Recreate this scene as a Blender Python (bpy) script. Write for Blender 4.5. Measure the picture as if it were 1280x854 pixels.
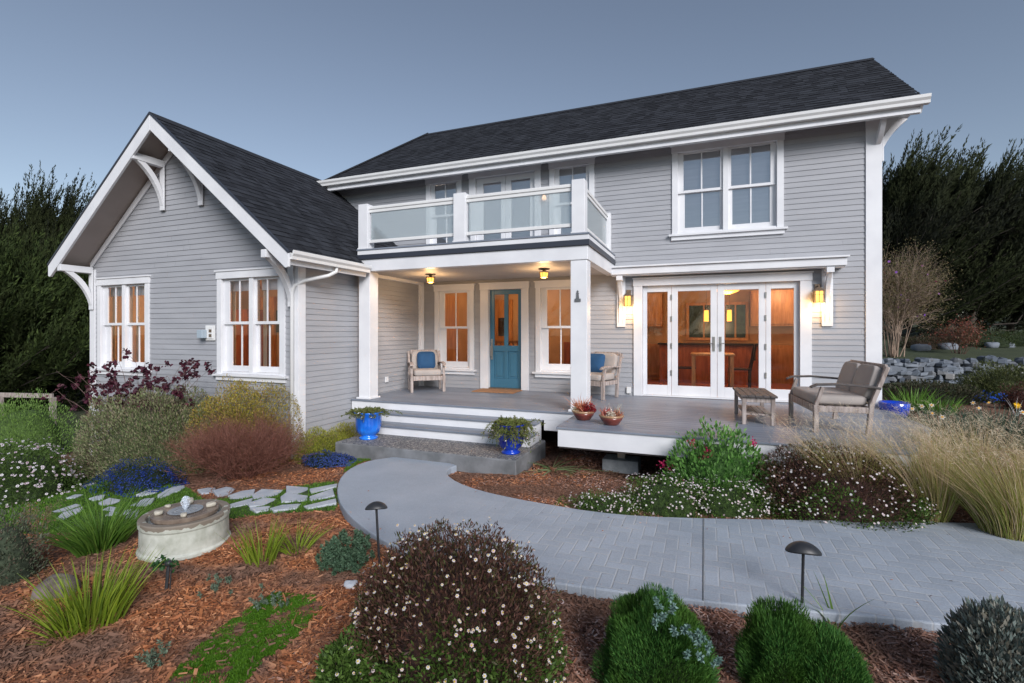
import bpy, math, random
import numpy as np
from math import radians, sin, cos, pi, sqrt, atan2
from mathutils import Vector, Matrix

for o in list(bpy.data.objects): bpy.data.objects.remove(o)
SC = bpy.context.scene
COL = SC.collection
# ------------------------------------------------------------------ camera, sky, sun, exposure
cam = bpy.data.cameras.new("camera"); camo = bpy.data.objects.new("camera", cam); COL.objects.link(camo)
cam.lens = 17.21; cam.sensor_width = 36; cam.sensor_fit = 'HORIZONTAL'
cam.shift_y = -0.009; cam.clip_start = .05; cam.clip_end = 3000
camo.location = (0, 0, 1.2); camo.rotation_euler = (radians(90), 0, radians(21.41))
SC.camera = camo
SC.render.resolution_x = 1024; SC.render.resolution_y = 683

world = bpy.data.worlds.new("World"); SC.world = world; world.use_nodes = True
SUN_EL, SUN_AZ = 27.0, 138.0
wn = world.node_tree; bg = wn.nodes['Background']
sky = wn.nodes.new('ShaderNodeTexSky'); sky.sky_type = 'NISHITA'; sky.sun_disc = False
sky.sun_elevation = radians(SUN_EL); sky.sun_rotation = radians(SUN_AZ)
sky.air_density = 1.0; sky.dust_density = 0.0; sky.ozone_density = 2.0; sky.altitude = 50
hs0 = wn.nodes.new('ShaderNodeHueSaturation'); hs0.inputs['Saturation'].default_value = .74; wn.links.new(sky.outputs[0], hs0.inputs['Color']); wn.links.new(hs0.outputs[0], bg.inputs[0]); bg.inputs[1].default_value = .0425
sun = bpy.data.lights.new("sun", 'SUN'); suno = bpy.data.objects.new("sun", sun); COL.objects.link(suno)
sun.energy = 1.55; sun.angle = radians(28); sun.color = (1, .97, .965)
sd = Vector((sin(radians(SUN_AZ))*cos(radians(28)), cos(radians(SUN_AZ))*cos(radians(28)), sin(radians(28))))
suno.rotation_euler = (-sd).to_track_quat('-Z', 'Y').to_euler()
SC.view_settings.view_transform = 'Standard'; SC.view_settings.look = 'None'
SC.view_settings.gamma = 1; SC.view_settings.use_curve_mapping = False
SC.view_settings.exposure = 1.36

rng = np.random.default_rng(7); random.seed(7)

# ------------------------------------------------------------------ materials
def _new(name):
    m = bpy.data.materials.new(name); m.use_nodes = True
    nt = m.node_tree; b = nt.nodes['Principled BSDF']; return m, nt, b
def _c(c): return (c[0], c[1], c[2], 1)
def mat(name, c1, c2=None, scale=6, rough=.6, metal=0, bump=0, bscale=40, stretch=(1, 1, 1), detail=5, emis=None, es=0, spec=.5, contrast=.35, coat=0):
    m, nt, b = _new(name); N = nt.nodes; L = nt.links
    b.inputs['Roughness'].default_value = rough; b.inputs['Metallic'].default_value = metal
    b.inputs['Specular IOR Level'].default_value = spec; b.inputs['Coat Weight'].default_value = coat
    tc = N.new('ShaderNodeTexCoord'); mp = N.new('ShaderNodeMapping'); mp.inputs['Scale'].default_value = stretch
    L.new(tc.outputs['Object'], mp.inputs[0])
    if c2 is not None:
        n = N.new('ShaderNodeTexNoise'); n.inputs['Scale'].default_value = scale; n.inputs['Detail'].default_value = detail
        L.new(mp.outputs[0], n.inputs['Vector'])
        r = N.new('ShaderNodeValToRGB'); r.color_ramp.elements[0].position = contrast; r.color_ramp.elements[1].position = 1-contrast
        r.color_ramp.elements[0].color = _c(c1); r.color_ramp.elements[1].color = _c(c2)
        L.new(n.outputs[0], r.inputs[0]); L.new(r.outputs[0], b.inputs['Base Color'])
    else: b.inputs['Base Color'].default_value = _c(c1)
    if bump:
        n2 = N.new('ShaderNodeTexNoise'); n2.inputs['Scale'].default_value = bscale; n2.inputs['Detail'].default_value = 4
        L.new(mp.outputs[0], n2.inputs['Vector'])
        bp = N.new('ShaderNodeBump'); bp.inputs['Strength'].default_value = bump; bp.inputs['Distance'].default_value = .01
        L.new(n2.outputs[0], bp.inputs['Height']); L.new(bp.outputs[0], b.inputs['Normal'])
    if emis: b.inputs['Emission Color'].default_value = _c(emis); b.inputs['Emission Strength'].default_value = es
    return m
def leafmat(name, cols, rough=.55, transl=.25, patch=None):
    """per-leaf colour variation; cols = list of linear colours"""
    m, nt, b = _new(name); N = nt.nodes; L = nt.links
    g = N.new('ShaderNodeNewGeometry'); r = N.new('ShaderNodeValToRGB'); cr = r.color_ramp; cr.interpolation = 'LINEAR'
    while len(cr.elements) < len(cols): cr.elements.new(.5)
    for i, c in enumerate(cols): cr.elements[i].position = i/(len(cols)-1) if len(cols) > 1 else 0; cr.elements[i].color = _c(c)
    L.new(g.outputs['Random Per Island'], r.inputs[0]); out = r.outputs[0]
    if patch:
        tc = N.new('ShaderNodeTexCoord'); n = N.new('ShaderNodeTexNoise'); n.inputs['Scale'].default_value = patch[1]
        L.new(tc.outputs['Object'], n.inputs['Vector'])
        r2 = N.new('ShaderNodeValToRGB'); r2.color_ramp.elements[0].position = .42; r2.color_ramp.elements[1].position = .58
        L.new(n.outputs[0], r2.inputs[0])
        mx = N.new('ShaderNodeMix'); mx.data_type = 'RGBA'; L.new(r2.outputs[0], mx.inputs[0]); L.new(out, mx.inputs[6]); mx.inputs[7].default_value = _c(patch[0]); out = mx.outputs[2]
    L.new(out, b.inputs['Base Color']); b.inputs['Roughness'].default_value = rough; b.inputs['Specular IOR Level'].default_value = .3
    if transl:
        t = N.new('ShaderNodeBsdfTranslucent'); L.new(out, t.inputs[0]); ms = N.new('ShaderNodeMixShader'); ms.inputs[0].default_value = transl
        L.new(b.outputs[0], ms.inputs[1]); L.new(t.outputs[0], ms.inputs[2]); L.new(ms.outputs[0], N['Material Output'].inputs[0])
    return m
def glassmat(name, refl=.12, tint=(1, 1, 1), rough=0, milk=0):
    m, nt, b = _new(name); N = nt.nodes; L = nt.links; N.remove(b)
    t = N.new('ShaderNodeBsdfTransparent'); t.inputs[0].default_value = _c(tint)
    gl = N.new('ShaderNodeBsdfGlossy'); gl.inputs['Roughness'].default_value = rough
    fr = N.new('ShaderNodeFresnel'); fr.inputs[0].default_value = 1.5
    mt = N.new('ShaderNodeMath'); mt.operation = 'ADD'; mt.inputs[1].default_value = refl; mt.use_clamp = True; L.new(fr.outputs[0], mt.inputs[0])
    # faint waviness of float glass
    nz = N.new('ShaderNodeTexNoise'); nz.inputs['Scale'].default_value = 1.3; bp = N.new('ShaderNodeBump'); bp.inputs['Strength'].default_value = .03
    tc = N.new('ShaderNodeTexCoord'); L.new(tc.outputs['Object'], nz.inputs['Vector']); L.new(nz.outputs[0], bp.inputs['Height']); L.new(bp.outputs[0], gl.inputs['Normal'])
    ms = N.new('ShaderNodeMixShader'); L.new(mt.outputs[0], ms.inputs[0]); L.new(t.outputs[0], ms.inputs[1]); L.new(gl.outputs[0], ms.inputs[2])
    last = ms
    if milk:
        d = N.new('ShaderNodeBsdfDiffuse'); d.inputs[0].default_value = (.82, .87, .89, 1); tl = N.new('ShaderNodeBsdfTranslucent'); tl.inputs[0].default_value = (.82, .89, .91, 1)
        m1 = N.new('ShaderNodeMixShader'); m1.inputs[0].default_value = .5; L.new(d.outputs[0], m1.inputs[1]); L.new(tl.outputs[0], m1.inputs[2])
        m2 = N.new('ShaderNodeMixShader'); m2.inputs[0].default_value = milk; L.new(ms.outputs[0], m2.inputs[1]); L.new(m1.outputs[0], m2.inputs[2]); last = m2
    L.new(last.outputs[0], N['Material Output'].inputs[0]); return m
def emit(name, c, s):
    m, nt, b = _new(name); b.inputs['Base Color'].default_value = _c(c); b.inputs['Emission Color'].default_value = _c(c); b.inputs['Emission Strength'].default_value = s; return m

M = {}
M['white'] = mat('white paint', (.66, .665, .69), (.74, .745, .765), scale=2.2, rough=.45, bump=.08, bscale=30)
M['cream'] = mat('gutter white', (.68, .68, .675), (.73, .73, .725), scale=2, rough=.4)
def sidingmat(name, a, b_):
    m = mat(name, a, b_, scale=1.2, rough=.62, bump=.15, bscale=60, stretch=(1, 1, 6))
    nt = m.node_tree; N = nt.nodes; L = nt.links; b = N['Principled BSDF']; src = b.inputs['Base Color'].links[0].from_socket
    g = N.new('ShaderNodeNewGeometry'); mr = N.new('ShaderNodeMapRange'); mr.inputs[3].default_value = .98; mr.inputs[4].default_value = 1.02; L.new(g.outputs['Random Per Island'], mr.inputs[0])
    hs = N.new('ShaderNodeHueSaturation'); L.new(src, hs.inputs['Color']); L.new(mr.outputs[0], hs.inputs['Value']); L.new(hs.outputs[0], b.inputs['Base Color']); return m
M['siding'] = sidingmat('grey painted clapboard', (.315, .322, .345), (.355, .362, .385))
M['soffit'] = mat('taupe soffit', (.36, .31, .285), (.40, .345, .32), scale=2, rough=.7)
M['ceil'] = mat('porch ceiling paint', (.42, .40, .39), (.46, .44, .43), scale=2, rough=.6)
M['flash'] = mat('dark flashing', (.035, .04, .055), rough=.4)
M['deckm'] = mat('grey composite decking', (.165, .19, .235), (.225, .25, .30), scale=2.5, rough=.45, stretch=(1, 12, 1), bump=.1, bscale=20)
_m = M['deckm']; _n = _m.node_tree; _b = _n.nodes['Principled BSDF']; _s = _b.inputs['Base Color'].links[0].from_socket
_g = _n.nodes.new('ShaderNodeNewGeometry'); _r = _n.nodes.new('ShaderNodeMapRange'); _r.inputs[3].default_value = .86; _r.inputs[4].default_value = 1.10; _n.links.new(_g.outputs['Random Per Island'], _r.inputs[0])
_h = _n.nodes.new('ShaderNodeHueSaturation'); _n.links.new(_s, _h.inputs['Color']); _n.links.new(_r.outputs[0], _h.inputs['Value']); _n.links.new(_h.outputs[0], _b.inputs['Base Color'])
M['conc'] = mat('grey concrete', (.12, .125, .13), (.20, .205, .215), scale=5, rough=.8, bump=.4, bscale=60)
M['teal'] = mat('teal blue door paint', (.045, .155, .245), (.055, .175, .27), scale=2, rough=.38)
M['steel'] = mat('brushed nickel', (.45, .43, .40), rough=.35, metal=.9)
M['bronze'] = mat('weathered bronze', (.16, .12, .09), (.25, .18, .12), scale=20, rough=.5, metal=.5)
M['black'] = mat('black powder coat', (.018, .019, .022), (.03, .031, .035), scale=20, rough=.45)
M['glass'] = glassmat('window glass', .025)
M['glassup'] = glassmat('upper window glass', .34)
M['balglass'] = glassmat('balcony glass', .10, (.93, .98, .98), milk=.36)
M['lampglass'] = emit('lit amber glass', (1, .50, .09), .85)
M['lampglass2'] = emit('lit pendant glass', (1, .42, .06), .8)
M['teak'] = mat('weathered teak', (.23, .185, .165), (.42, .36, .335), scale=4, rough=.7, stretch=(8, 8, 1.2), bump=.3, bscale=25)
M['teakdark'] = mat('dark weathered wood', (.045, .04, .04), (.085, .07, .066), scale=5, rough=.6, stretch=(3, 3, 1), bump=.3, bscale=25)
M['cushion'] = mat('taupe cushion fabric', (.34, .305, .285), (.40, .36, .335), scale=3, rough=.9, bump=.25, bscale=120)
M['navy'] = mat('navy blue fabric', (.010, .055, .14), (.014, .075, .18), scale=4, rough=.85, bump=.25, bscale=120)
M['bluegl'] = mat('cobalt blue glaze', (.006, .09, .50), (.015, .20, .80), scale=5, rough=.12, spec=.7, coat=.5)
M['bluegl2'] = mat('deep blue glaze', (.003, .012, .22), (.004, .05, .50), scale=4, rough=.1, spec=.7, coat=.5)
M['terra'] = mat('dark red glaze', (.11, .022, .018), (.19, .045, .03), scale=8, rough=.22, coat=.4)
M['terrarim'] = mat('tan glazed rim', (.28, .15, .08), (.40, .24, .13), scale=10, rough=.3, coat=.3)
M['soil'] = mat('potting soil', (.02, .014, .01), (.05, .035, .025), scale=40, rough=1)
M['mat'] = mat('coir', (.28, .14, .07), (.40, .22, .11), scale=60, rough=1, bump=.6, bscale=200)
M['wood_in'] = mat('honey coloured woodwork', (.38, .17, .06), (.55, .28, .11), scale=3, rough=.4, stretch=(6, 6, 1))
M['wood_dk'] = mat('reddish cabinet wood', (.22, .06, .022), (.36, .11, .04), scale=3, rough=.4, stretch=(6, 6, 1))
M['plaster'] = mat('warm plaster', (.42, .27, .15), (.50, .33, .19), scale=2, rough=.8)
M['plasterw'] = mat('pale plaster', (.50, .44, .38), (.55, .49, .42), scale=2, rough=.8)
M['floor_in'] = mat('cherry floor', (.25, .07, .02), (.38, .12, .04), scale=4, rough=.3, stretch=(1, 8, 1))
M['dkchair'] = mat('black stained wood', (.02, .012, .01), (.03, .02, .015), scale=6, rough=.35)
M['sheer'] = mat('pale window shade', (.58, .60, .66), (.64, .66, .71), scale=2, rough=.8, stretch=(1, 1, 12))
M['dkglass'] = mat('dark garden beyond window', (.012, .022, .012), (.03, .05, .025), scale=9, rough=.2)

# ------------------------------------------------------------------ mesh builder
class MB:
    def __init__(s): s.v = []; s.f = []
    def quad(s, *p):
        n = len(s.v); s.v += [tuple(q) for q in p]; s.f.append(tuple(range(n, n+len(p)))); return s
    def box(s, x0, x1, y0, y1, z0, z1, rot=None, about=None):
        if x1 < x0: x0, x1 = x1, x0
        if y1 < y0: y0, y1 = y1, y0
        if z1 < z0: z0, z1 = z1, z0
        n = len(s.v); P = [(x, y, z) for z in (z0, z1) for (x, y) in ((x0, y0), (x1, y0), (x1, y1), (x0, y1))]
        if rot is not None:
            a = Vector(about or ((x0+x1)/2, (y0+y1)/2, (z0+z1)/2)); P = [tuple(rot @ (Vector(p)-a)+a) for p in P]
        s.v += P
        for f in ((0, 3, 2, 1), (4, 5, 6, 7), (0, 1, 5, 4), (1, 2, 6, 5), (2, 3, 7, 6), (3, 0, 4, 7)): s.f.append(tuple(n+i for i in f))
        return s
    def beam(s, a, b, w, h, up=(0, 0, 1)):
        a = Vector(a); b = Vector(b); d = (b-a).normalized(); side = d.cross(Vector(up)).normalized(); u = side.cross(d)
        n = len(s.v)
        for p in (a, b):
            for i, j in ((-1, -1), (1, -1), (1, 1), (-1, 1)): s.v.append(tuple(p+side*i*w/2+u*j*h/2))
        for f in ((3, 2, 1, 0), (4, 5, 6, 7), (0, 1, 5, 4), (1, 2, 6, 5), (2, 3, 7, 6), (3, 0, 4, 7)): s.f.append(tuple(n+i for i in f))
        return s
    def prism(s, pts, axis, a, b):
        """polygon pts in the two other axes, extruded on axis from a to b"""
        def mk(p, t): return {0: (t, p[0], p[1]), 1: (p[0], t, p[1]), 2: (p[0], p[1], t)}[axis]
        ar = sum(pts[i][0]*pts[(i+1) % len(pts)][1]-pts[(i+1) % len(pts)][0]*pts[i][1] for i in range(len(pts)))
        if (ar > 0) == (axis == 1): pts = pts[::-1]
        if b < a: a, b = b, a
        n = len(s.v); k = len(pts)
        s.v += [mk(p, a) for p in pts]+[mk(p, b) for p in pts]
        s.f.append(tuple(n+i for i in range(k-1, -1, -1))); s.f.append(tuple(n+k+i for i in range(k)))
        for i in range(k): j = (i+1) % k; s.f.append((n+i, n+j, n+k+j, n+k+i))
        return s
    def tube(s, pts, r, n=8, cap=True):
        pts = [Vector(p) for p in pts]; rs = r if isinstance(r, (list, tuple)) else [r]*len(pts)
        base = len(s.v); prev = None
        for i, p in enumerate(pts):
            d = (pts[min(i+1, len(pts)-1)]-pts[max(i-1, 0)]).normalized()
            if prev is None:
                a = d.orthogonal().normalized()
            else:
                a = prev-d*prev.dot(d); a = a.normalized() if a.length > 1e-6 else d.orthogonal().normalized()
            prev = a; b_ = d.cross(a)
            for k in range(n):
                t = 2*pi*k/n; s.v.append(tuple(p+(a*cos(t)+b_*sin(t))*rs[i]))
        for i in range(len(pts)-1):
            for k in range(n):
                q = (k+1) % n; s.f.append((base+i*n+k, base+i*n+q, base+(i+1)*n+q, base+(i+1)*n+k))
        if cap:
            s.f.append(tuple(base+k for k in range(n-1, -1, -1))); e = base+(len(pts)-1)*n; s.f.append(tuple(e+k for k in range(n)))
        return s
    def lathe(s, prof, c=(0, 0, 0), n=32, fn=None):
        base = len(s.v)
        for (r, z) in prof:
            for k in range(n):
                t = 2*pi*k/n; rr = r*(fn(t, z) if fn else 1); s.v.append((c[0]+rr*cos(t), c[1]+rr*sin(t), c[2]+z))
        for i in range(len(prof)-1):
            for k in range(n):
                q = (k+1) % n; s.f.append((base+i*n+k, base+i*n+q, base+(i+1)*n+q, base+(i+1)*n+k))
        s.f.append(tuple(base+k for k in range(n-1, -1, -1))); e = base+(len(prof)-1)*n; s.f.append(tuple(e+k for k in range(n)))
        return s
    def grid(s, fn, nu, nv, closeu=False):
        base = len(s.v)
        for j in range(nv+1):
            for i in range(nu+(0 if closeu else 1)): s.v.append(tuple(fn(i/nu, j/nv)))
        w = nu if closeu else nu+1
        for j in range(nv):
            for i in range(nu):
                i2 = (i+1) % w; s.f.append((base+j*w+i, base+j*w+i2, base+(j+1)*w+i2, base+(j+1)*w+i))
        return s
    def add(s, v, f):
        n = len(s.v); s.v += [tuple(map(float, p)) for p in v]; s.f += [tuple(n+int(i) for i in q) for q in f]; return s

def wloc(p):
    v = Vector((0, 0, 0))
    while p is not None: v += Vector(p.location); p = p.parent
    return v
def tag(o, label=None, cat=None, group=None, kind=None):
    if label: o['label'] = label
    if cat: o['category'] = cat
    if group: o['group'] = group
    if kind: o['kind'] = kind
    return o
def link(name, v, f, m, parent=None, bevel=0, smooth=False, local=False, subs=0):
    """mesh object; vertices are world coordinates unless local"""
    me = bpy.data.meshes.new(name)
    off = Vector((0, 0, 0)) if (local or parent is None) else wloc(parent)
    v = np.asarray(v, dtype=np.float64)-np.array(off)
    if isinstance(f, np.ndarray):
        nf, k = f.shape
        me.vertices.add(len(v)); me.vertices.foreach_set('co', v.astype(np.float32).ravel())
        me.loops.add(nf*k); me.loops.foreach_set('vertex_index', f.astype(np.int32).ravel())
        me.polygons.add(nf); me.polygons.foreach_set('loop_start', np.arange(0, nf*k, k, dtype=np.int32)); me.polygons.foreach_set('loop_total', np.full(nf, k, dtype=np.int32))
        me.update(calc_edges=True)
    else:
        me.from_pydata(v.tolist(), [], f); me.update()
    me.materials.append(m)
    if smooth: me.polygons.foreach_set('use_smooth', [True]*len(me.polygons))
    o = bpy.data.objects.new(name, me); COL.objects.link(o)
    if parent is not None: o.parent = parent
    if subs:
        md = o.modifiers.new('subd', 'SUBSURF'); md.levels = subs; md.render_levels = subs
    if bevel:
        md = o.modifiers.new('bevel', 'BEVEL'); md.width = bevel; md.segments = 2; md.limit_method = 'ANGLE'; md.angle_limit = radians(40)
    return o
def part(name, mb, m, parent=None, **k): return link(name, mb.v, mb.f, m, parent, **k)
def empty(name, loc, label, cat, group=None, rz=0):
    o = bpy.data.objects.new(name, None); COL.objects.link(o); o.location = loc; o.rotation_euler = (0, 0, rz); o.empty_display_size = .2
    return tag(o, label, cat, group)
def copy_tree(o, parent=None):
    c = o.copy(); COL.objects.link(c); c.parent = parent
    for ch in list(o.children): copy_tree(ch, c)
    return c

# ------------------------------------------------------------------ terrain height
def ss(a, b, t):
    t = np.clip((t-a)/(b-a), 0, 1); return t*t*(3-2*t)
def gh(x, y):
    x = np.asarray(x, dtype=float); y = np.asarray(y, dtype=float)
    z = -.64-.085*np.clip(-x-4.2, 0, 11.8)-.03*np.clip(-x-16, 0, 60)
    z = z+ss(4.4, 8.2, y)*ss(1.2, 3.4, x)*.42
    back = (y-16.75-(x-4)*.28)                 # distance behind the stone wall
    z = z+ss(0, .35, back)*ss(2.2, 3.2, x)*.60+np.clip(back, 0, 40)*.06*ss(2.2, 4, x)
    z = z+.014*np.sin(x*5.1+y*2.3)+.012*np.sin(x*2.2-y*6.7)
    return z
def g1(x, y): return float(gh(x, y))
# ================================================================== ground, path, landing
def lin(vals):
    out = []
    for a, b, st in vals: out += list(np.arange(a, b, st))
    return np.array(out+[vals[-1][1]])
gx = lin([(-900, -100, 80), (-100, -30, 7), (-30, -12, 1.2), (-12, -6, .2), (-6, 3.5, .06), (3.5, 8, .2), (8, 30, 1.), (30, 100, 7), (100, 900, 80)])
gy = lin([(-600, -60, 60), (-60, -6, 6), (-6, 1, .5), (1, 7, .06), (7, 12, .3), (12, 22, .25), (22, 40, 1.2), (40, 100, 6), (100, 900, 80)])
GX, GY = np.meshgrid(gx, gy); GZ = gh(GX, GY)
# path outline (x, y) on the plane z = -0.57
PZ = -.57
def pxp(px, py, z):            # pixel of the 1280 photograph -> point on the level z (used once to measure the outline)
    A = radians(21.41); t = (px-640)/611.9; d = (1.2-z)*611.9/(py-415.5); return (d*(-sin(A)+cos(A)*t), d*(cos(A)+sin(A)*t))
OUT = [pxp(*p, PZ) for p in [(486, 572), (462, 575.5), (441, 583), (427, 594), (421, 608), (423, 624), (431, 638), (445, 652), (466, 668), (490, 681), (520, 694), (560, 706), (610, 716), (665, 724), (720, 732), (790, 741), (870, 750), (950, 758), (1040, 766), (1130, 773)]]
OUT += [(2.6, 3.86), (6.0, 3.95), (6.0, 6.3), pxp(1280, 655, PZ), pxp(1180, 652.5, PZ), pxp(1060, 650.5, PZ), pxp(960, 649, PZ), pxp(880, 647.5, PZ), pxp(800, 645, PZ), pxp(740, 639, PZ), pxp(690, 631, PZ), pxp(645, 623, PZ), pxp(600, 613, PZ), pxp(572, 603, PZ), pxp(558, 593, PZ), pxp(560, 586, PZ), (-3.05, 5.86), (-3.6, 5.87), (-4.1, 5.87)]
def inpoly(x, y, poly):
    x = np.asarray(x); y = np.asarray(y); ins = np.zeros(x.shape, bool); n = len(poly)
    for i in range(n):
        (x1, y1), (x2, y2) = poly[i], poly[(i+1) % n]
        if y1 == y2: continue
        c = ((y1 > y) != (y2 > y)) & (x < (x2-x1)*(y-y1)/(y2-y1)+x1); ins ^= c
    return ins
def smooth_poly(P, it=2):
    for _ in range(it):
        Q = []
        for i in range(len(P)):
            a, b = P[i], P[(i+1) % len(P)]
            Q += [(a[0]*.75+b[0]*.25, a[1]*.75+b[1]*.25), (a[0]*.25+b[0]*.75, a[1]*.25+b[1]*.75)]
        P = Q
    return P
OUTS = smooth_poly(OUT, 1)
GZ = np.where(inpoly(GX, GY, OUTS), np.minimum(GZ, -.66), GZ)
GZ = np.where((GX > -5.8) & (GX < 2.5) & (GY > 6.2) & (GY < 13), np.minimum(GZ, -.75), GZ)      # ground under the decks
ny, nx = GX.shape
idx = np.arange(ny*nx).reshape(ny, nx)
F = np.stack([idx[:-1, :-1], idx[:-1, 1:], idx[1:, 1:], idx[1:, :-1]], -1).reshape(-1, 4)
# ground material: bark mulch soil near, rough grass far away
m, nt, b = _new('bark mulch ground'); N = nt.nodes; L = nt.links
tc = N.new('ShaderNodeTexCoord'); n1 = N.new('ShaderNodeTexNoise'); n1.inputs['Scale'].default_value = 28; n1.inputs['Detail'].default_value = 6
mp = N.new('ShaderNodeMapping'); mp.inputs['Scale'].default_value = (1, 1, 1); L.new(tc.outputs['Object'], mp.inputs[0]); L.new(mp.outputs[0], n1.inputs['Vector'])
r1 = N.new('ShaderNodeValToRGB'); r1.color_ramp.elements[0].position = .3; r1.color_ramp.elements[1].position = .75
r1.color_ramp.elements[0].color = (.06, .028, .017, 1); r1.color_ramp.elements[1].color = (.28, .125, .07, 1); L.new(n1.outputs[0], r1.inputs[0])
sp = N.new('ShaderNodeSeparateXYZ'); L.new(tc.outputs['Object'], sp.inputs[0])
ln = N.new('ShaderNodeVectorMath'); ln.operation = 'LENGTH'; L.new(tc.outputs['Object'], ln.inputs[0])
mr = N.new('ShaderNodeMapRange'); mr.inputs[1].default_value = 13; mr.inputs[2].default_value = 15; L.new(ln.outputs['Value'], mr.inputs[0])
n3 = N.new('ShaderNodeTexNoise'); n3.inputs['Scale'].default_value = 3; L.new(tc.outputs['Object'], n3.inputs['Vector'])
r3 = N.new('ShaderNodeValToRGB'); r3.color_ramp.elements[0].color = (.018, .028, .010, 1); r3.color_ramp.elements[1].color = (.06, .075, .03, 1); L.new(n3.outputs[0], r3.inputs[0])
mx = N.new('ShaderNodeMix'); mx.data_type = 'RGBA'; L.new(mr.outputs[0], mx.inputs[0]); L.new(r1.outputs[0], mx.inputs[6]); L.new(r3.outputs[0], mx.inputs[7])
L.new(mx.outputs[2], b.inputs['Base Color']); b.inputs['Roughness'].default_value = .95
bp = N.new('ShaderNodeBump'); bp.inputs['Strength'].default_value = .8; bp.inputs['Distance'].default_value = .03; L.new(n1.outputs[0], bp.inputs['Height']); L.new(bp.outputs[0], b.inputs['Normal'])
M['ground'] = m
o = link('ground', np.stack([GX, GY, GZ], -1).reshape(-1, 3), F, M['ground'], smooth=True); tag(o, kind='structure')

# herringbone stamped concrete
m, nt, b = _new('stamped grey concrete'); N = nt.nodes; L = nt.links
tc = N.new('ShaderNodeTexCoord'); sp = N.new('ShaderNodeSeparateXYZ'); L.new(tc.outputs['Object'], sp.inputs[0])
def mth(op, a, b_=None, c=None):
    q = N.new('ShaderNodeMath'); q.operation = op
    for i, v in enumerate((a, b_, c)):
        if v is None: continue
        if isinstance(v, (int, float)): q.inputs[i].default_value = v
        else: L.new(v, q.inputs[i])
    return q.outputs[0]
W_ = .100
nzw = N.new('ShaderNodeTexNoise'); nzw.inputs['Scale'].default_value = 6; L.new(tc.outputs['Object'], nzw.inputs['Vector'])
wob = mth('MULTIPLY', mth('SUBTRACT', nzw.outputs[0], .5), .10)
u = mth('ADD', mth('DIVIDE', sp.outputs[0], W_), wob); v = mth('ADD', mth('DIVIDE', sp.outputs[1], W_), wob)
iu = mth('FLOOR', u); iv = mth('FLOOR', v); fu = mth('SUBTRACT', u, iu); fv = mth('SUBTRACT', v, iv)
k = mth('FLOORED_MODULO', mth('SUBTRACT', iu, iv), 4)
def eq(val): return mth('COMPARE', k, val, .1)
big = 5.
dl = mth('ADD', fu, mth('MULTIPLY', eq(1), big)); dr = mth('ADD', mth('SUBTRACT', 1, fu), mth('MULTIPLY', eq(0), big))
db = mth('ADD', fv, mth('MULTIPLY', eq(2), big)); dt = mth('ADD', mth('SUBTRACT', 1, fv), mth('MULTIPLY', eq(3), big))
dist = mth('MINIMUM', mth('MINIMUM', dl, dr), mth('MINIMUM', db, dt))
line = N.new('ShaderNodeMapRange'); line.inputs[1].default_value = .035; line.inputs[2].default_value = .075; line.inputs[3].default_value = 1; line.inputs[4].default_value = 0; L.new(dist, line.inputs[0])
# joints and brick tone weakened towards the landing end, bright sheen put into colour
sheen_fade = N.new('ShaderNodeMapRange'); sheen_fade.inputs[1].default_value = -2.6; sheen_fade.inputs[2].default_value = -.9; sheen_fade.inputs[3].default_value = .12; sheen_fade.inputs[4].default_value = 1; L.new(sp.outputs[0], sheen_fade.inputs[0])
nb = N.new('ShaderNodeTexNoise'); nb.inputs['Scale'].default_value = 2.2; nb.inputs['Detail'].default_value = 5; L.new(tc.outputs['Object'], nb.inputs['Vector'])
wear = N.new('ShaderNodeMapRange'); wear.inputs[1].default_value = .35; wear.inputs[2].default_value = .6; wear.inputs[3].default_value = .35; L.new(nb.outputs[0], wear.inputs[0])
lf = mth('MULTIPLY', mth('MULTIPLY', line.outputs[0], sheen_fade.outputs[0]), wear.outputs[0])
# per brick tone
bu = mth('SUBTRACT', iu, eq(1)); bv = mth('SUBTRACT', iv, eq(2))
cb = N.new('ShaderNodeCombineXYZ'); L.new(bu, cb.inputs[0]); L.new(bv, cb.inputs[1]); wnz = N.new('ShaderNodeTexWhiteNoise'); L.new(cb.outputs[0], wnz.inputs['Vector'])
rp = N.new('ShaderNodeValToRGB'); rp.color_ramp.elements[0].position = .3; rp.color_ramp.elements[1].position = .7; rp.color_ramp.elements[0].color = (.29, .33, .385, 1); rp.color_ramp.elements[1].color = (.35, .39, .445, 1); L.new(nb.outputs[0], rp.inputs[0])
hs = N.new('ShaderNodeHueSaturation'); L.new(rp.outputs[0], hs.inputs['Color']); L.new(mth('ADD', mth('MULTIPLY', mth('MULTIPLY', mth('SUBTRACT', wnz.outputs['Value'], .5), .15), sheen_fade.outputs[0]), 1), hs.inputs['Value'])
nf = N.new('ShaderNodeTexNoise'); nf.inputs['Scale'].default_value = 90; nf.inputs['Detail'].default_value = 3; L.new(tc.outputs['Object'], nf.inputs['Vector'])
hs2 = N.new('ShaderNodeHueSaturation'); L.new(hs.outputs[0], hs2.inputs['Color']); L.new(mth('ADD', mth('MULTIPLY', nf.outputs[0], .5), .75), hs2.inputs['Value'])
mx = N.new('ShaderNodeMix'); mx.data_type = 'RGBA'; L.new(mth('MULTIPLY', lf, .60), mx.inputs[0]); L.new(hs2.outputs[0], mx.inputs[6]); mx.inputs[7].default_value = (.46, .46, .45, 1)
L.new(mx.outputs[2], b.inputs['Base Color']); b.inputs['Roughness'].default_value = .62
bp = N.new('ShaderNodeBump'); bp.inputs['Strength'].default_value = .5; bp.inputs['Distance'].default_value = .006
L.new(mth('SUBTRACT', mth('MULTIPLY', nf.outputs[0], .35), lf), bp.inputs['Height']); L.new(bp.outputs[0], b.inputs['Normal'])
M['path'] = m
mb = MB(); mb.prism([(x, y) for x, y in OUTS], 2, -.80, PZ)
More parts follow.
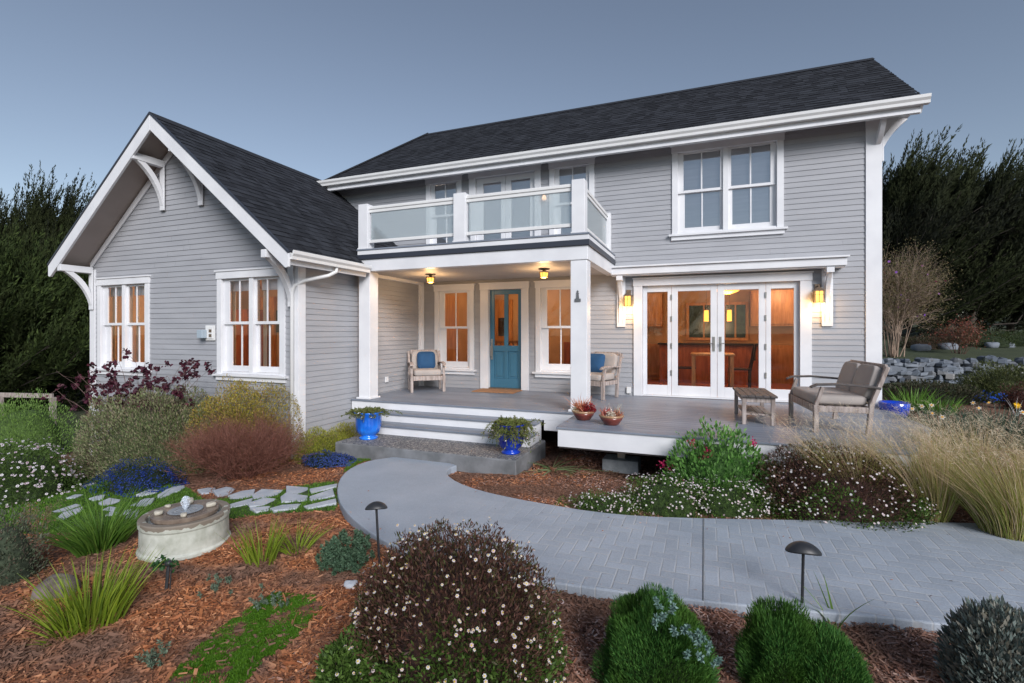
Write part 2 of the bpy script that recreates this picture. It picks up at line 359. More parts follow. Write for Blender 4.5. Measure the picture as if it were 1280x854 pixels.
o = part('path', mb, M['path'], bevel=.012); tag(o, kind='structure')
# dark expansion joint across the path
mb = MB(); mb.box(*[1.02*0+v for v in (pxp(879, 700, PZ)[0]-.003, pxp(879, 700, PZ)[0]+.003)], pxp(879, 750.5, PZ)[1], pxp(879, 648.5, PZ)[1], PZ-.01, PZ+.003)
o = part('path_joint', mb, mat('dark joint filler', (.06, .065, .07), rough=.9)); tag(o, kind='structure')
# exposed aggregate landing
m, nt, b = _new('exposed aggregate'); N = nt.nodes; L = nt.links
tc = N.new('ShaderNodeTexCoord'); vo = N.new('ShaderNodeTexVoronoi'); vo.inputs['Scale'].default_value = 62; L.new(tc.outputs['Object'], vo.inputs['Vector'])
sx = N.new('ShaderNodeSeparateColor'); L.new(vo.outputs['Color'], sx.inputs[0])
rp = N.new('ShaderNodeValToRGB'); L.new(sx.outputs[0], rp.inputs[0]); cr = rp.color_ramp; cr.elements[0].color = (.045, .05, .06, 1); cr.elements[1].color = (.40, .37, .33, 1); e = cr.elements.new(.55); e.color = (.15, .155, .17, 1)
L.new(rp.outputs[0], b.inputs['Base Color']); b.inputs['Roughness'].default_value = .7
bp = N.new('ShaderNodeBump'); bp.inputs['Strength'].default_value = .6; bp.inputs['Distance'].default_value = .008; bp.invert = True; L.new(vo.outputs['Distance'], bp.inputs['Height']); L.new(bp.outputs[0], b.inputs['Normal'])
M['aggr'] = m
mb = MB(); mb.box(-5.14, -2.24, 5.85, 7.12, -.72, -.444)
lo = part('concrete_landing', mb, M['conc'], bevel=.015); tag(lo, kind='structure')
mb = MB(); mb.box(-5.125, -2.255, 5.865, 7.12, -.46, -.44)
o = part('landing_aggregate_surface', mb, M['aggr']); tag(o, kind='structure')

# ================================================================== the house
H = empty('house', (-4, 9.5, -.75), 'grey clapboard house with white trim, dark shingle roofs, gabled wing and glass fronted balcony', 'house')
E_ = .092
def siding(u0, u1, z0, z1, mapf, openings=(), clip=None, e=E_):
    mb = MB(); z = z0; t = .0105
    while z < z1-1e-4:
        zt = min(z+e, z1); cuts = {z, zt}
        for (a, b_, c, d) in openings:
            for q in (c, d):
                if z < q < zt: cuts.add(q)
        cuts = sorted(cuts); jt = [random.uniform(u0, u1) for _ in range(int((u1-u0)/4.5)+1)]
        for ca, cb_ in zip(cuts[:-1], cuts[1:]):
            mid = (ca+cb_)/2; segs = [(u0, u1)]
            for (a, b_, c, d) in openings:
                if c < mid < d:
                    ns = []
                    for (s0, s1) in segs:
                        if b_ <= s0 or a >= s1: ns.append((s0, s1)); continue
                        if s0 < a: ns.append((s0, a))
                        if b_ < s1: ns.append((b_, s1))
                    segs = ns
            ns = []
            for (s0, s1) in segs:
                c_ = [s0]+sorted(j for j in jt if s0+.15 < j < s1-.15)+[s1]
                for q0, q1 in zip(c_[:-1], c_[1:]): ns.append((q0+(.0008 if q0 != s0 else 0), q1-(.0008 if q1 != s1 else 0)))
            segs = ns
            oa = t*(1-(ca-z)/e)+.002; ob = t*(1-(cb_-z)/e)+.002
            for (s0, s1) in segs:
                la, ra = s0, s1; lb, rb = s0, s1
                if clip:
                    (x0, x1), (y0, y1) = clip(ca), clip(cb_)
                    la, ra = max(s0, x0), min(s1, x1); lb, rb = max(s0, y0), min(s1, y1)
                    if ra <= la: continue
                    if rb < lb: lb = rb = (lb+rb)/2
                mb.quad(mapf(la, ca, oa), mapf(ra, ca, oa), mapf(rb, cb_, ob), mapf(lb, cb_, ob))
                if ca == z: mb.quad(mapf(la, ca, 0), mapf(ra, ca, 0), mapf(ra, ca, oa), mapf(la, ca, oa))
        z = zt
    return mb
YM, YG, XW, XL, XR = 9.5, 5.93, -5.93, -11.16, 2.63
CX = (XL+XW)/2; M['curtain'] = mat('beige curtain', (.55, .47, .38), (.62, .54, .44), scale=3, rough=.9)
front = lambda Y: (lambda u, z, o: (u, Y-o, z))
right = lambda X: (lambda u, z, o: (X+o, u, z))
left = lambda X: (lambda u, z, o: (X-o, -u, z))
# window table: casing x0,x1,z0,z1 ; units [(glass x0,x1)] ; glass z0,z1 ; rail z ; material
WIN = {
 'A': (YM, -5.57, -4.58, .34, 2.24, [(-5.33, -4.78)], .56, 2.06, 1.30, 'glass', 'B'),
 'B': (YM, -3.21, -2.21, .34, 2.24, [(-2.97, -2.42)], .56, 2.06, 1.30, 'glass', 'B'),
 'U': (YM, -.56, 1.28, 2.94, 4.63, [(-.35, .27), (.45, 1.07)], 3.12, 4.46, 3.77, 'glassup', 'U'),
 'UA': (YM, -5.79, -4.88, 2.94, 4.63, [(-5.58, -5.05)], 3.12, 4.48, 3.77, 'glassup', 'U'),
 'UB': (YM, -2.92, -1.98, 2.94, 4.63, [(-2.71, -2.17)], 3.12, 4.48, 3.77, 'glassup', 'U'),
 'G2': (YG, -7.70, -6.17, .45, 2.24, [(-7.45, -7.0), (-6.83, -6.38)], .64, 2.06, 1.35, 'glass', 'G'),
 'G1': (YG, -10.96, -9.43, .45, 2.24, [(-10.71, -10.26), (-10.09, -9.64)], .64, 2.06, 1.35, 'glass', 'G'),
}
def opening(w): return (w[1]+.09, w[2]-.09, w[3]+.05, w[4]-.12)
FD = (-4.25, -3.51, .03, 2.10)            # front door slab
FR = (-1.08, 1.51, .03, 2.07)             # french door unit
UD = (-4.56, -3.22, 2.70, 4.50)           # balcony doors
op_main = [opening(WIN[k]) for k in ('A', 'B', 'U', 'UA', 'UB')]+[(FD[0], FD[1], -.4, 2.10), (FR[0], FR[1], -.4, 2.07), (UD[0], UD[1], 2.5, 4.50)]
part('main_wall', siding(-8.75, XR-.02, -.30, 4.64, front(YM), op_main), M['siding'], H)
SL = .83; APZ = 4.70
def gclip(z):
    h = (APZ-z)/SL; return (CX-h, CX+h)
part('gable_wall', siding(XL, XW, -1.40, 4.7, front(YG), [opening(WIN['G1']), opening(WIN['G2'])], gclip), M['siding'], H)
part('wing_side_wall', siding(YG, YM, -.90, 2.46, right(XW)), M['siding'], H)
part('wing_far_wall', siding(-13.0, -YG, -1.6, 2.46, left(XL)), M['siding'], H)
part('end_wall', siding(YM, 13.5, -.30, 6.4, right(XR), (), lambda z: (YM, 13.5) if z < 4.66 else (YM+(z-4.66)/.76, 13.5-(z-4.66)/.76)), M['siding'], H)
mb = MB(); mb.box(-11.2, 2.6, 13.45, 13.52, -1.5, 4.6); part('rear_wall', mb, M['siding'], H)
# inner lining: thin wall sheets around the rooms are built with the rooms below
# corner boards
def cb(*a): mb = MB(); mb.box(*a); return part('corner_board', mb, M['white'], H, bevel=.004)
cb(XR-.19, XR+.03, YM-.03, YM+.02, -.32, 4.63)
cb(XR-.0+.002, XR+.034, YM+.022, YM+.14, -.32, 4.6)
cb(XW-.12, XW+.03, YG-.03, YG+.0, -.95, 2.42)
cb(XW+.001, XW+.031, YG+.002, YG+.125, -.95, 2.42)
cb(XL-.03, XL+.13, YG-.03, YG, -1.5, 2.42)
cb(XL-.032, XL, YG+.002, YG+.12, -1.5, 2.42)
cb(XW+.002, XW+.03, YM-.105, YM-.016, 0, 2.30); cb(XW+.002, XW+.10, YM-.018-.016, YM-.017, 0, 2.30)
# windows
def window(w):
    Y, x0, x1, z0, z1, units, gz0, gz1, rz, gm, kind = w
    mb = MB(); c = .115; f = Y-.035
    mb.box(x0+.012, x0+c, f, Y+.01, z0+.03, z1-.14); mb.box(x1-c, x1-.012, f, Y+.01, z0+.03, z1-.14)
    mb.box(x0, x1, f-.012, Y+.01, z1-.14, z1-.02); mb.box(x0-.02, x1+.02, f-.03, Y+.01, z1-.02, z1+.005)      # head and cap
    # jamb reveals
    jx0, jx1, jz0, jz1 = x0+c, x1-c, z0+.08, z1-.14
    for a in ((jx0-.03, jx0, Y+.012, Y+.12, jz0, jz1), (jx1, jx1+.03, Y+.012, Y+.12, jz0, jz1), (jx0-.03, jx1+.03, Y+.012, Y+.12, jz1, jz1+.03), (jx0-.03, jx1+.03, Y+.012, Y+.12, jz0-.03, jz0)): mb.box(*a)
    if len(units) == 2:
        m0 = (units[0][1]+units[1][0])/2; mb.box(m0-.045, m0+.045, f+.012, Y+.115, jz0, jz1)
    wo = part('window', mb, M['white'], H, bevel=.003)
    mb = MB(); mb.box(x0-.045, x1+.045, Y-.085, Y+.008, z0+.018, z0+.055); mb.box(x0, x1, Y-.045, Y+.006, z0-.055, z0+.016)
    mb.box(jx0-.02, jx1+.02, Y-.02, Y+.05, z0+.057, jz0+.012)
    part('sill', mb, M['white'], wo, bevel=.004)
    edges = []
    if len(units) == 2: edges = [(jx0, m0-.045), (m0+.045, jx1)]
    else: edges = [(jx0, jx1)]
    for (a, b_), (g0, g1_) in zip(edges, units):
        # lower sash sits behind the upper one
        for (sa, sb, yy, zz0, zz1, low) in ((a, b_, Y+.055, jz0+.012, rz+.015, 1), (a, b_, Y+.018, rz-.018, jz1, 0)):
            mb = MB(); t = .034; gy0 = g0 if not low else g0+.02; gy1 = g1_ if not low else g1_-.005
            gzz0 = gz0 if low else rz+.03; gzz1 = rz-.02 if low else gz1
            mb.box(sa, gy0, yy, yy+t, zz0, zz1); mb.box(gy1, sb, yy, yy+t, zz0, zz1)
            mb.box(gy0, gy1, yy+.001, yy+t-.001, zz0, gzz0); mb.box(gy0, gy1, yy+.001, yy+t-.001, gzz1, zz1)
            mm = (gy0+gy1)/2; mb.box(mm-.012, mm+.012, yy+.004, yy+t-.004, gzz0, gzz1)
            so = part('sash', mb, M['white'], wo, bevel=.003)
            mb = MB(); mb.quad((gy0-.005, yy+.017, gzz0-.005), (gy1+.005, yy+.017, gzz0-.005), (gy1+.005, yy+.017, gzz1+.005), (gy0-.005, yy+.017, gzz1+.005))
            part('pane', mb, M[gm], wo)
    if kind == 'G':
        for (a, b_) in edges:
            mb = MB(); mb.grid(lambda u, v: (a+.01+.10*u, Y+.17+.02*sin(u*12), jz0+(jz1-jz0)*v), 16, 2); part('curtain', mb, M['curtain'], wo, smooth=True)
    # blind at the top inside
    mb = MB()
    for (a, b_) in edges:
        if kind == 'G': mb.box(a+.02, b_-.02, Y+.135, Y+.15, jz1-.20, jz1)
        if kind == 'U': mb.box(a+.004, b_-.004, Y+.105, Y+.11, jz0+.004, jz1-.004)
    if mb.v: part('blind', mb, M['sheer'], wo)
    return wo
for k_ in ('A', 'B', 'U', 'UA', 'UB', 'G2', 'G1'): window(WIN[k_])

# front door
mb = MB(); x0, x1, z0, z1 = FD; Y = YM
mb.box(x0-.19, x0, Y-.04, Y+.01, 0.004, z1); mb.box(x1, x1+.16, Y-.04, Y+.01, 0.004, z1)
mb.box(x0-.20, x1+.17, Y-.052, Y+.01, z1, z1+.125); mb.box(x0-.215, x1+.185, Y-.07, Y+.01, z1+.125, z1+.15)
for a in ((x0-.03, x0, Y+.012, Y+.16, 0, z1), (x1, x1+.03, Y+.012, Y+.16, 0, z1), (x0-.03, x1+.03, Y+.012, Y+.16, z1, z1+.03)): mb.box(*a)
fd = part('front_door', mb, M['white'], H, bevel=.004)
mb = MB(); yy = Y+.05; t = .045; xa, xb = x0+.004, x1-.004
gl0, gl1, mid = xa+.095, xb-.095, (xa+xb)/2
mb.box(xa, gl0, yy, yy+t, z0, z1-.004); mb.box(gl1, xb, yy, yy+t, z0, z1-.004)
for (a, b_) in ((z0, .22), (.80, .92), (2.0, z1-.004)): mb.box(gl0, gl1, yy+.001, yy+t, a, b_)
mb.box(mid-.045, mid+.045, yy+.0015, yy+t, .22, .80); mb.box(mid-.045, mid+.045, yy+.0015, yy+t, .92, 2.0)
for (a, b_) in ((gl0, mid-.045), (mid+.045, gl1)):
    mb.box(a, b_, yy+.022, yy+t, .22, .80)
    mb.prism([(a+.045, .27), (b_-.045, .27), (b_-.045, .75), (a+.045, .75)], 1, yy+.010, yy+.03)
dl_ = part('door_leaf', mb, M['teal'], fd, bevel=.006)
mb = MB()
for (a, b_) in ((gl0, mid-.045), (mid+.045, gl1)): mb.quad((a, yy+.022, .92), (b_, yy+.022, .92), (b_, yy+.022, 2.0), (a, yy+.022, 2.0))
part('pane', mb, M['glass'], fd)
mb = MB(); hx = xa+.045
mb.box(hx-.022, hx+.022, yy-.012, yy, .62, 1.06); mb.tube([(hx, yy-.012, .68), (hx, yy-.06, .70), (hx, yy-.065, .80), (hx, yy-.06, .90), (hx, yy-.012, .93)], .011); mb.lathe([(.0, -.0), (.02, 0), (.02, .02)], (hx, yy-.03, .99), 12)
part('handle', mb, M['steel'], fd)
mb = MB(); mb.box(x0, x1, Y-.03, Y+.12, 0.004, .03); part('threshold', mb, M['bronze'], fd)

# french doors
mb = MB(); x0, x1, z0, z1 = FR
mb.box(x0-.16, x0-.0, Y-.04, Y+.01, .004, z1); mb.box(x1, x1+.17, Y-.04, Y+.01, .004, z1); mb.box(x0-.17, x1+.18, Y-.05, Y+.01, z1, z1+.13); mb.box(x0-.185, x1+.195, Y-.075, Y+.01, z1+.13, z1+.155)
for a in ((x0-.03, x0, Y+.012, Y+.14, 0, z1), (x1, x1+.03, Y+.012, Y+.14, 0, z1), (x0-.03, x1+.03, Y+.012, Y+.14, z1, z1+.03)): mb.box(*a)
mb.box(x0, x1, Y-.02, Y+.14, .004, .028)
fr = part('french_doors', mb, M['white'], H, bevel=.004)
for (a, b_, g0, g1_) in ((-1.075, -.563, -1.00, -.63), (-.558, .218, -.45, .11), (.223, .998, .34, .89), (1.003, 1.505, 1.08, 1.43)):
    mb = MB(); yy = Y+.03; t = .045
    mb.box(a, g0, yy, yy+t, .03, z1-.004); mb.box(g1_, b_, yy, yy+t, .03, z1-.004); mb.box(g0, g1_, yy+.001, yy+t-.001, .03, .215); mb.box(g0, g1_, yy+.001, yy+t-.001, 1.955, z1-.004)
    lf_ = part('door_leaf', mb, M['white'], fr, bevel=.005)
    mb = MB(); mb.quad((g0, yy+.02, .215), (g1_, yy+.02, .215), (g1_, yy+.02, 1.955), (g0, yy+.02, 1.955)); part('pane', mb, M['glassfr'] if 'glassfr' in M else M['glass'], fr)
for hx in (.165, .275):
    mb = MB(); mb.box(hx-.02, hx+.02, Y+.018, Y+.03, .86, 1.12); mb.tube([(hx, Y+.02, 1.0), (hx, Y-.03, 1.0), (hx+(.07 if hx > .2 else -.07), Y-.03, 1.0)], .009)
    part('handle', mb, M['steel'], fr)
mb = MB()
for hx in (-.56, 1.0):
    for hz in (.45, .95, 1.45, 1.85): mb.box(hx-.012, hx+.012, Y+.012, Y+.03, hz-.05, hz+.05)
part('hinge', mb, M['steel'], fr)
# balcony doors
mb = MB(); x0, x1, z0, z1 = UD
mb.box(x0-.15, x0, Y-.04, Y+.01, 2.67, z1); mb.box(x1, x1+.13, Y-.04, Y+.01, 2.67, z1); mb.box(x0-.16, x1+.14, Y-.05, Y+.01, z1, z1+.11); mb.box(x0-.175, x1+.155, Y-.07, Y+.01, z1+.112, z1+.13)
for a in ((x0-.03, x0, Y+.012, Y+.12, 2.67, z1), (x1, x1+.03, Y+.012, Y+.12, 2.67, z1), (x0-.03, x1+.03, Y+.012, Y+.12, z1, z1+.03)): mb.box(*a)
ud = part('balcony_doors', mb, M['white'], H, bevel=.004)
for (a, b_, g0, g1_) in ((-4.555, -3.893, -4.40, -3.99), (-3.887, -3.225, -3.76, -3.34)):
    mb = MB(); yy = Y+.03; t = .045
    mb.box(a, g0, yy, yy+t, 2.70, z1-.004); mb.box(g1_, b_, yy, yy+t, 2.70, z1-.004); mb.box(g0, g1_, yy+.001, yy+t-.001, 2.70, 2.92); mb.box(g0, g1_, yy+.001, yy+t-.001, 4.38, z1-.004)
    part('door_leaf', mb, M['white'], ud, bevel=.005)
    mb = MB(); mb.quad((g0, yy+.02, 2.92), (g1_, yy+.02, 2.92), (g1_, yy+.02, 4.38), (g0, yy+.02, 4.38)); part('pane', mb, M['glassup'], ud)
    mb = MB(); mb.box(g0-.04, g1_+.04, Y+.15, Y+.155, 2.8, 4.45); part('shade', mb, M['sheer'], ud)

# ------------------------------------------------------------------ roofs
def shingles(rows, thick=.012, e=.145):
    """rows: (pL0,pR0) bottom edge and (pL1,pR1) top edge, courses stepping up the slope"""
    (a0, b0), (a1, b1) = rows; a0, b0, a1, b1 = map(Vector, (a0, b0, a1, b1))
    nrm = (b0-a0).cross(a1-a0).normalized()
    if nrm.z < 0: nrm = -nrm
    Ls = max((a1-a0).length, (b1-b0).length); n = max(1, int(Ls/e)); mb = MB()
    for i in range(n):
        t0, t1 = i/n, (i+1)/n
        p, q = a0.lerp(a1, t0), b0.lerp(b1, t0); r, s_ = a0.lerp(a1, t1), b0.lerp(b1, t1)
        # tabs of irregular thickness along the course
        W = (q-p).length
        cuts = [0]; x = random.uniform(0, .3)
        while x < W: cuts.append(x/W); x += random.uniform(.08, .22)
        cuts.append(1)
        for c0, c1 in zip(cuts[:-1], cuts[1:]):
            th = thick*(1 if random.random() < .5 else .45)+.002
            A, B, C, D = p.lerp(q, c0)+nrm*th, p.lerp(q, c1)+nrm*th, r.lerp(s_, c1)+nrm*.001, r.lerp(s_, c0)+nrm*.001
            mb.quad(A, B, C, D); mb.quad(p.lerp(q, c0)-nrm*.002, p.lerp(q, c1)-nrm*.002, B, A)
    mb.quad(a0-nrm*.03, a1-nrm*.03, b1-nrm*.03, b0-nrm*.03)
    return mb
m, nt, b = _new('dark asphalt shingle'); N = nt.nodes; L = nt.links
g = N.new('ShaderNodeNewGeometry'); r = N.new('ShaderNodeValToRGB'); r.color_ramp.elements[0].color = (.013, .014, .018, 1); r.color_ramp.elements[1].color = (.032, .035, .043, 1)
L.new(g.outputs['Random Per Island'], r.inputs[0])
n = N.new('ShaderNodeTexNoise'); n.inputs['Scale'].default_value = 120; tc = N.new('ShaderNodeTexCoord'); L.new(tc.outputs['Object'], n.inputs['Vector'])
hs = N.new('ShaderNodeHueSaturation'); L.new(r.outputs[0], hs.inputs['Color']); mmm = N.new('ShaderNodeMath'); mmm.operation = 'ADD'; mmm.inputs[1].default_value = .5; L.new(n.outputs[0], mmm.inputs[0]); L.new(mmm.outputs[0], hs.inputs['Value'])
L.new(hs.outputs[0], b.inputs['Base Color']); b.inputs['Roughness'].default_value = .9; b.inputs['Specular IOR Level'].default_value = .25
bp = N.new('ShaderNodeBump'); bp.inputs['Strength'].default_value = .4; bp.inputs['Distance'].default_value = .004; L.new(n.outputs[0], bp.inputs['Height']); L.new(bp.outputs[0], b.inputs['Normal'])
M['roof'] = m
EY, EZ, RY, RZ, RX, LX0, LX1 = 9.03, 4.69, 11.5, 6.56, 3.07, -8.38, -7.0
mr_ = part('main_roof', shingles((((LX0, EY, EZ), (RX, EY, EZ)), ((LX1, RY, RZ), (RX, RY, RZ)))), M['roof'], H)
mb = shingles((((RX, 13.97, EZ), (LX0, 13.97, EZ)), ((RX, RY, RZ), (LX1, RY, RZ)))); h2 = shingles((((LX0, 13.97, EZ), (LX0, EY, EZ)), ((LX1, RY, RZ), (LX1, RY-.01, RZ)))); mb.add(h2.v, h2.f); part('rear_roof', mb, M['roof'], H)
mb = MB(); mb.prism([(RY-.14, RZ-.085), (RY, RZ+.02), (RY+.14, RZ-.085), (RY, RZ-.0)], 0, LX1, RX+.01); mb.beam((LX0, EY, EZ+.01), (LX1, RY, RZ+.01), .2, .03)
part('ridge_cap', mb, M['roof'], H)
# gutter, fascia, soffit of the main eave
def gutter_profile(y, z, s=1): return [(y, z), (y+.005*s, z-.045), (y+.03*s, z-.08), (y+.035*s, z-.125), (y+.12*s, z-.125), (y+.12*s, z-.10), (y+.055*s, z-.10), (y+.02*s, z-.01), (y+.02*s, z)]
mb = MB(); mb.prism(gutter_profile(EY-.07, EZ+.035), 0, LX0-.05, RX+.05); part('gutter', mb, M['cream'], H, bevel=.003)
mb = MB(); mb.box(LX0-.02, RX-.04, EY+.055, EY+.085, EZ-.20, EZ-.04); mb.box(LX0-.02, RX-.04, EY+.035, EY+.054, EZ-.19, EZ-.145); part('fascia', mb, M['white'], H, bevel=.003)
mb = MB(); mb.box(LX0, RX-.04, EY+.087, YM+.02, 4.642, 4.66); part('soffit', mb, M['soffit'], H)
mb = MB(); mb.box(XR+.036, RX-.02, YM+.02, 14, 4.645, 4.655)
for a, b_ in (((RX-.03, EY+.05, EZ-.125), (RX-.03, RY, RZ-.125)), ((RX-.03, RY, RZ-.125), (RX-.03, 13.9, EZ-.125))): mb.beam(a, b_, .03, .15)
part('bargeboard', mb, M['white'], H)
# bracket at the right hand end
def arc(a, b_, bulge, n=8):
    a = Vector(a); b_ = Vector(b_); d = b_-a; nn = Vector((-d.y, d.x))
    return [tuple(a+d*t+nn*bulge*4*t*(1-t)) for t in [i/n for i in range(n+1)]]
mb = MB(); pts = arc((XR+.04, 4.12), (RX-.06, 4.58), .07)+arc((RX-.17, 4.62), (XR+.04, 4.30), -.05)
mb.prism(pts, 1, YM+.0, YM+.10); mb.box(XR+.036, XR+.06, YM-.01, YM+.12, 3.95, 4.64); part('bracket', mb, M['white'], H, bevel=.005)
mb = MB(); pts = arc((YM-.035, 4.22), (EY+.10, 4.60), .10)+[(EY+.16, 4.62)]+arc((EY+.17, 4.62), (YM-.035, 4.34), -.08)
mb.prism(pts, 0, XR-.06, XR+.01); part('bracket', mb, M['white'], H, bevel=.004)

# wing roof
WY0, WY1 = 5.36, 9.75; WXR, WXL = -5.56, -11.40; WZR = APZ+.13; WZE = WZR-SL*(WXR-CX); WZL = WZR-SL*(CX-WXL)
mb = shingles((((WXR, WY0, WZE), (WXR, 7.16, WZE)), ((CX, WY0, WZR), (CX, 7.16, WZR))))
mb2 = shingles((((-5.83, 7.16, WZR-SL*(-5.83-CX)), (-5.83, WY1, WZR-SL*(-5.83-CX))), ((CX, 7.16, WZR), (CX, WY1, WZR)))); mb.add(mb2.v, mb2.f)
part('wing_roof', mb, M['roof'], H)
mb = shingles((((WXL, 13, WZL), (WXL, WY0, WZL)), ((CX, 13, WZR), (CX, WY0, WZR)))); part('wing_roof', mb, M['roof'], H)
mb = MB(); mb.prism([(CX-.13, WZR-.09), (CX, WZR+.025), (CX+.13, WZR-.09), (CX, WZR)], 1, WY0-.01, WY1-.3); part('ridge_cap', mb, M['roof'], H)
# barge boards: sloping boards on the front
for s_ in (1, -1):
    xe = WXR+.02 if s_ > 0 else WXL-.02; WZe = WZE if s_ > 0 else WZL; mb = MB(); d = .20
    pts = [(CX, WZR-.02), (xe, WZe-.02), (xe, WZe-.02-d*.95), (xe-s_*.06, WZe-.02-d*1.02), (CX, WZR-.02-d*1.27)]
    mb.prism(pts, 1, WY0-.005, WY0+.035); part('bargeboard', mb, M['white'], H, bevel=.004)
    mb = MB(); pts = [(CX, WZR+.018), (xe, WZe+.018), (xe, WZe-.016), (CX, WZR-.016)]; mb.prism(pts, 1, WY0-.018, WY0+.02); part('drip_edge', mb, M['flash'], H)
    # raking frieze on the wall
    mb = MB(); xw = CX+s_*(XW-CX); zt = lambda x: APZ-SL*abs(x-CX)
    pts = [(CX, APZ+.02), (xw, zt(xw)+.02), (xw, zt(xw)-.10), (CX, APZ-.13)]; mb.prism(pts, 1, YG-.04, YG-.016); part('rake_frieze', mb, M['white'], H, bevel=.003)
    mb = MB(); mb.quad((CX, WY0+.036, APZ+.05), (CX, YG+.02, APZ+.05), (xe, YG+.02, APZ+.05-SL*abs(xe-CX)), (xe, WY0+.036, APZ+.05-SL*abs(xe-CX)))
    part('soffit', mb, M['soffit'], H)
# gutters of the wing
mb = MB(); mb.prism([(WXR+.09, WZE+.03), (WXR+.085, WZE-.02), (WXR+.06, WZE-.055), (WXR+.055, WZE-.10), (WXR-.03, WZE-.10), (WXR-.03, WZE+.0), (WXR+.0, WZE+.0), (WXR+.0, WZE-.07), (WXR+.04, WZE-.07), (WXR+.07, WZE+.03)], 1, WY0+.03, 7.16); part('gutter', mb, M['cream'], H, bevel=.003)
mb = MB(); mb.box(WXR-.065, WXR-.035, WY0+.037, 7.16, WZE-.17, WZE-.03); mb.box(XW+.018, WXR-.07, WY0+.6, 7.16, WZE-.12, WZE-.10); part('fascia', mb, M['white'], H, bevel=.003)
mb = MB(); mb.prism([(WXL-.09, WZL+.03), (WXL-.06, WZL-.055), (WXL-.055, WZL-.10), (WXL+.03, WZL-.10), (WXL+.03, WZL)], 1, WY0+.03, 13); part('gutter', mb, M['cream'], H, bevel=.003)
# downspout
mb = MB(); mb.tube([(WXR+.01, 6.35, WZE-.10), (WXR+.01, 6.35, WZE-.17), (WXR-.05, 6.25, WZE-.24), (XW+.06, 5.98, WZE-.34), (XW-.02, 5.875, WZE-.42), (XW-.06, 5.865, WZE-.52), (XW-.06, 5.865, -.9)], .03, 10); part('downspout', mb, M['cream'], H, smooth=True)
# knee braces of the gable (plate on wall, outlooker, curved brace)
def knee(x, zb, h, low=False):
    mb = MB(); w = .055; y0 = WY0+.04
    mb.box(x-w, x+w, YG-.065, YG-.042, zb-h, zb+.05)
    part_ = part('bracket', mb, M['white'], H, bevel=.004)
    mb = MB(); mb.box(x-w+.002, x+w-.002, y0-.035, YG-.045, zb-.02, zb+.10)
    part('outlooker', mb, M['white'], part_, bevel=.006)
    mb = MB(); o_ = arc((YG-.067, zb-h+.08), (y0+.03, zb-.022), -.10); i_ = arc((y0+.17, zb-.022), (YG-.067, zb-h+.30), .09)
    mb.prism(o_+i_, 0, x-.044, x+.044); part('brace', mb, M['white'], part_, bevel=.006)
knee(CX-.49, APZ-SL*.49-.13, .78); knee(CX+.49, APZ-SL*.49-.13, .78)
knee(XL+.06, WZL-.10, .72); knee(XW-.10, WZE-.03, .72)

# ------------------------------------------------------------------ porch, balcony
BX0, BX1, BY = -5.80, -1.61, 7.20
mb = MB(); mb.box(BX0, BX1, BY, BY+.14, 2.29, 2.50); mb.box(BX1-.14, BX1, BY+.142, YM-.02, 2.29, 2.50); mb.box(XW+.016, XW+.10, BY+.30, YM-.04, 2.25, 2.50)
part('porch_beam', mb, M['white'], H, bevel=.006)
mb = MB(); mb.box(XW+.02, BX1-.02, BY+.10, YM-.018, 2.312, 2.40); part('porch_ceiling', mb, M['ceil'], H)
mb = MB(); mb.box(BX0-.02, BX1+.03, BY-.03, YM-.02, 2.502, 2.585); part('balcony_flashing', mb, M['flash'], H, bevel=.004)
mb = MB(); mb.box(BX0-.005, BX1+.015, BY-.015, YM-.022, 2.587, 2.662); part('balcony_fascia', mb, M['white'], H, bevel=.004)
mb = MB()
for i in range(17):
    y = BY-.03+i*.137; mb.box(BX0-.015, BX1+.025, y, min(y+.131, YM-.024), 2.664, 2.688)
part('balcony_floor', mb, M['deckm'], H)
def column(x0, x1, y0, y1, z0, z1, base=True, name='porch_column'):
    mb = MB(); mb.box(x0, x1, y0, y1, z0, z1); c = part(name, mb, M['white'], H, bevel=.008)
    if base:
        mb = MB(); mb.box(x0-.03, x1+.03, y0-.03, y1+.03, z0+.002, z0+.035); part('column_base', mb, M['white'], c, bevel=.006)
    return c
column(-1.88, -1.625, 7.215, 7.46, 0, 2.288); column(-5.80, -5.56, 7.215, 7.46, 0, 2.288)
rail = part('balcony_railing', MB().box(BX0+.18, -1.83, BY+.035, BY+.105, 3.40, 3.455), M['cream'], H, bevel=.01)
for (a, b_) in ((BX0, BX0+.20), (-3.87, -3.65), (-1.86, -1.66)):
    mb = MB(); mb.box(a, b_, BY+.0, BY+.20, 2.69, 3.50); mb.box(a-.012, b_+.012, BY-.012, BY+.212, 2.69, 2.715); part('post', mb, M['white'], rail, bevel=.006)
mb = MB(); mb.box(-1.80, -1.66, YM-.14, YM-.02, 2.69, 3.48); part('post', mb, M['white'], rail, bevel=.006)
for (a, b_) in ((BX0+.202, -3.872), (-3.648, -1.862)):
    mb = MB(); mb.box(a, b_, BY+.05, BY+.10, 3.345, 3.398); mb.box(a, b_, BY+.045, BY+.10, 2.80, 2.855); part('rail_bar', mb, M['cream'], rail, bevel=.005)
    mb = MB(); mb.box(a+.03, b_-.03, BY+.07, BY+.078, 2.856, 3.344); part('glass_panel', mb, M['balglass'], rail)
mb = MB(); mb.box(-1.775, -1.70, BY+.20, YM-.14, 3.40, 3.455); mb.box(-1.76, -1.715, BY+.215, YM-.142, 3.345, 3.398); mb.box(-1.76, -1.715, BY+.215, YM-.142, 2.80, 2.855); part('rail_bar', mb, M['cream'], rail, bevel=.005)
mb = MB(); mb.box(-1.742, -1.734, BY+.23, YM-.17, 2.856, 3.344); part('glass_panel', mb, M['balglass'], rail)

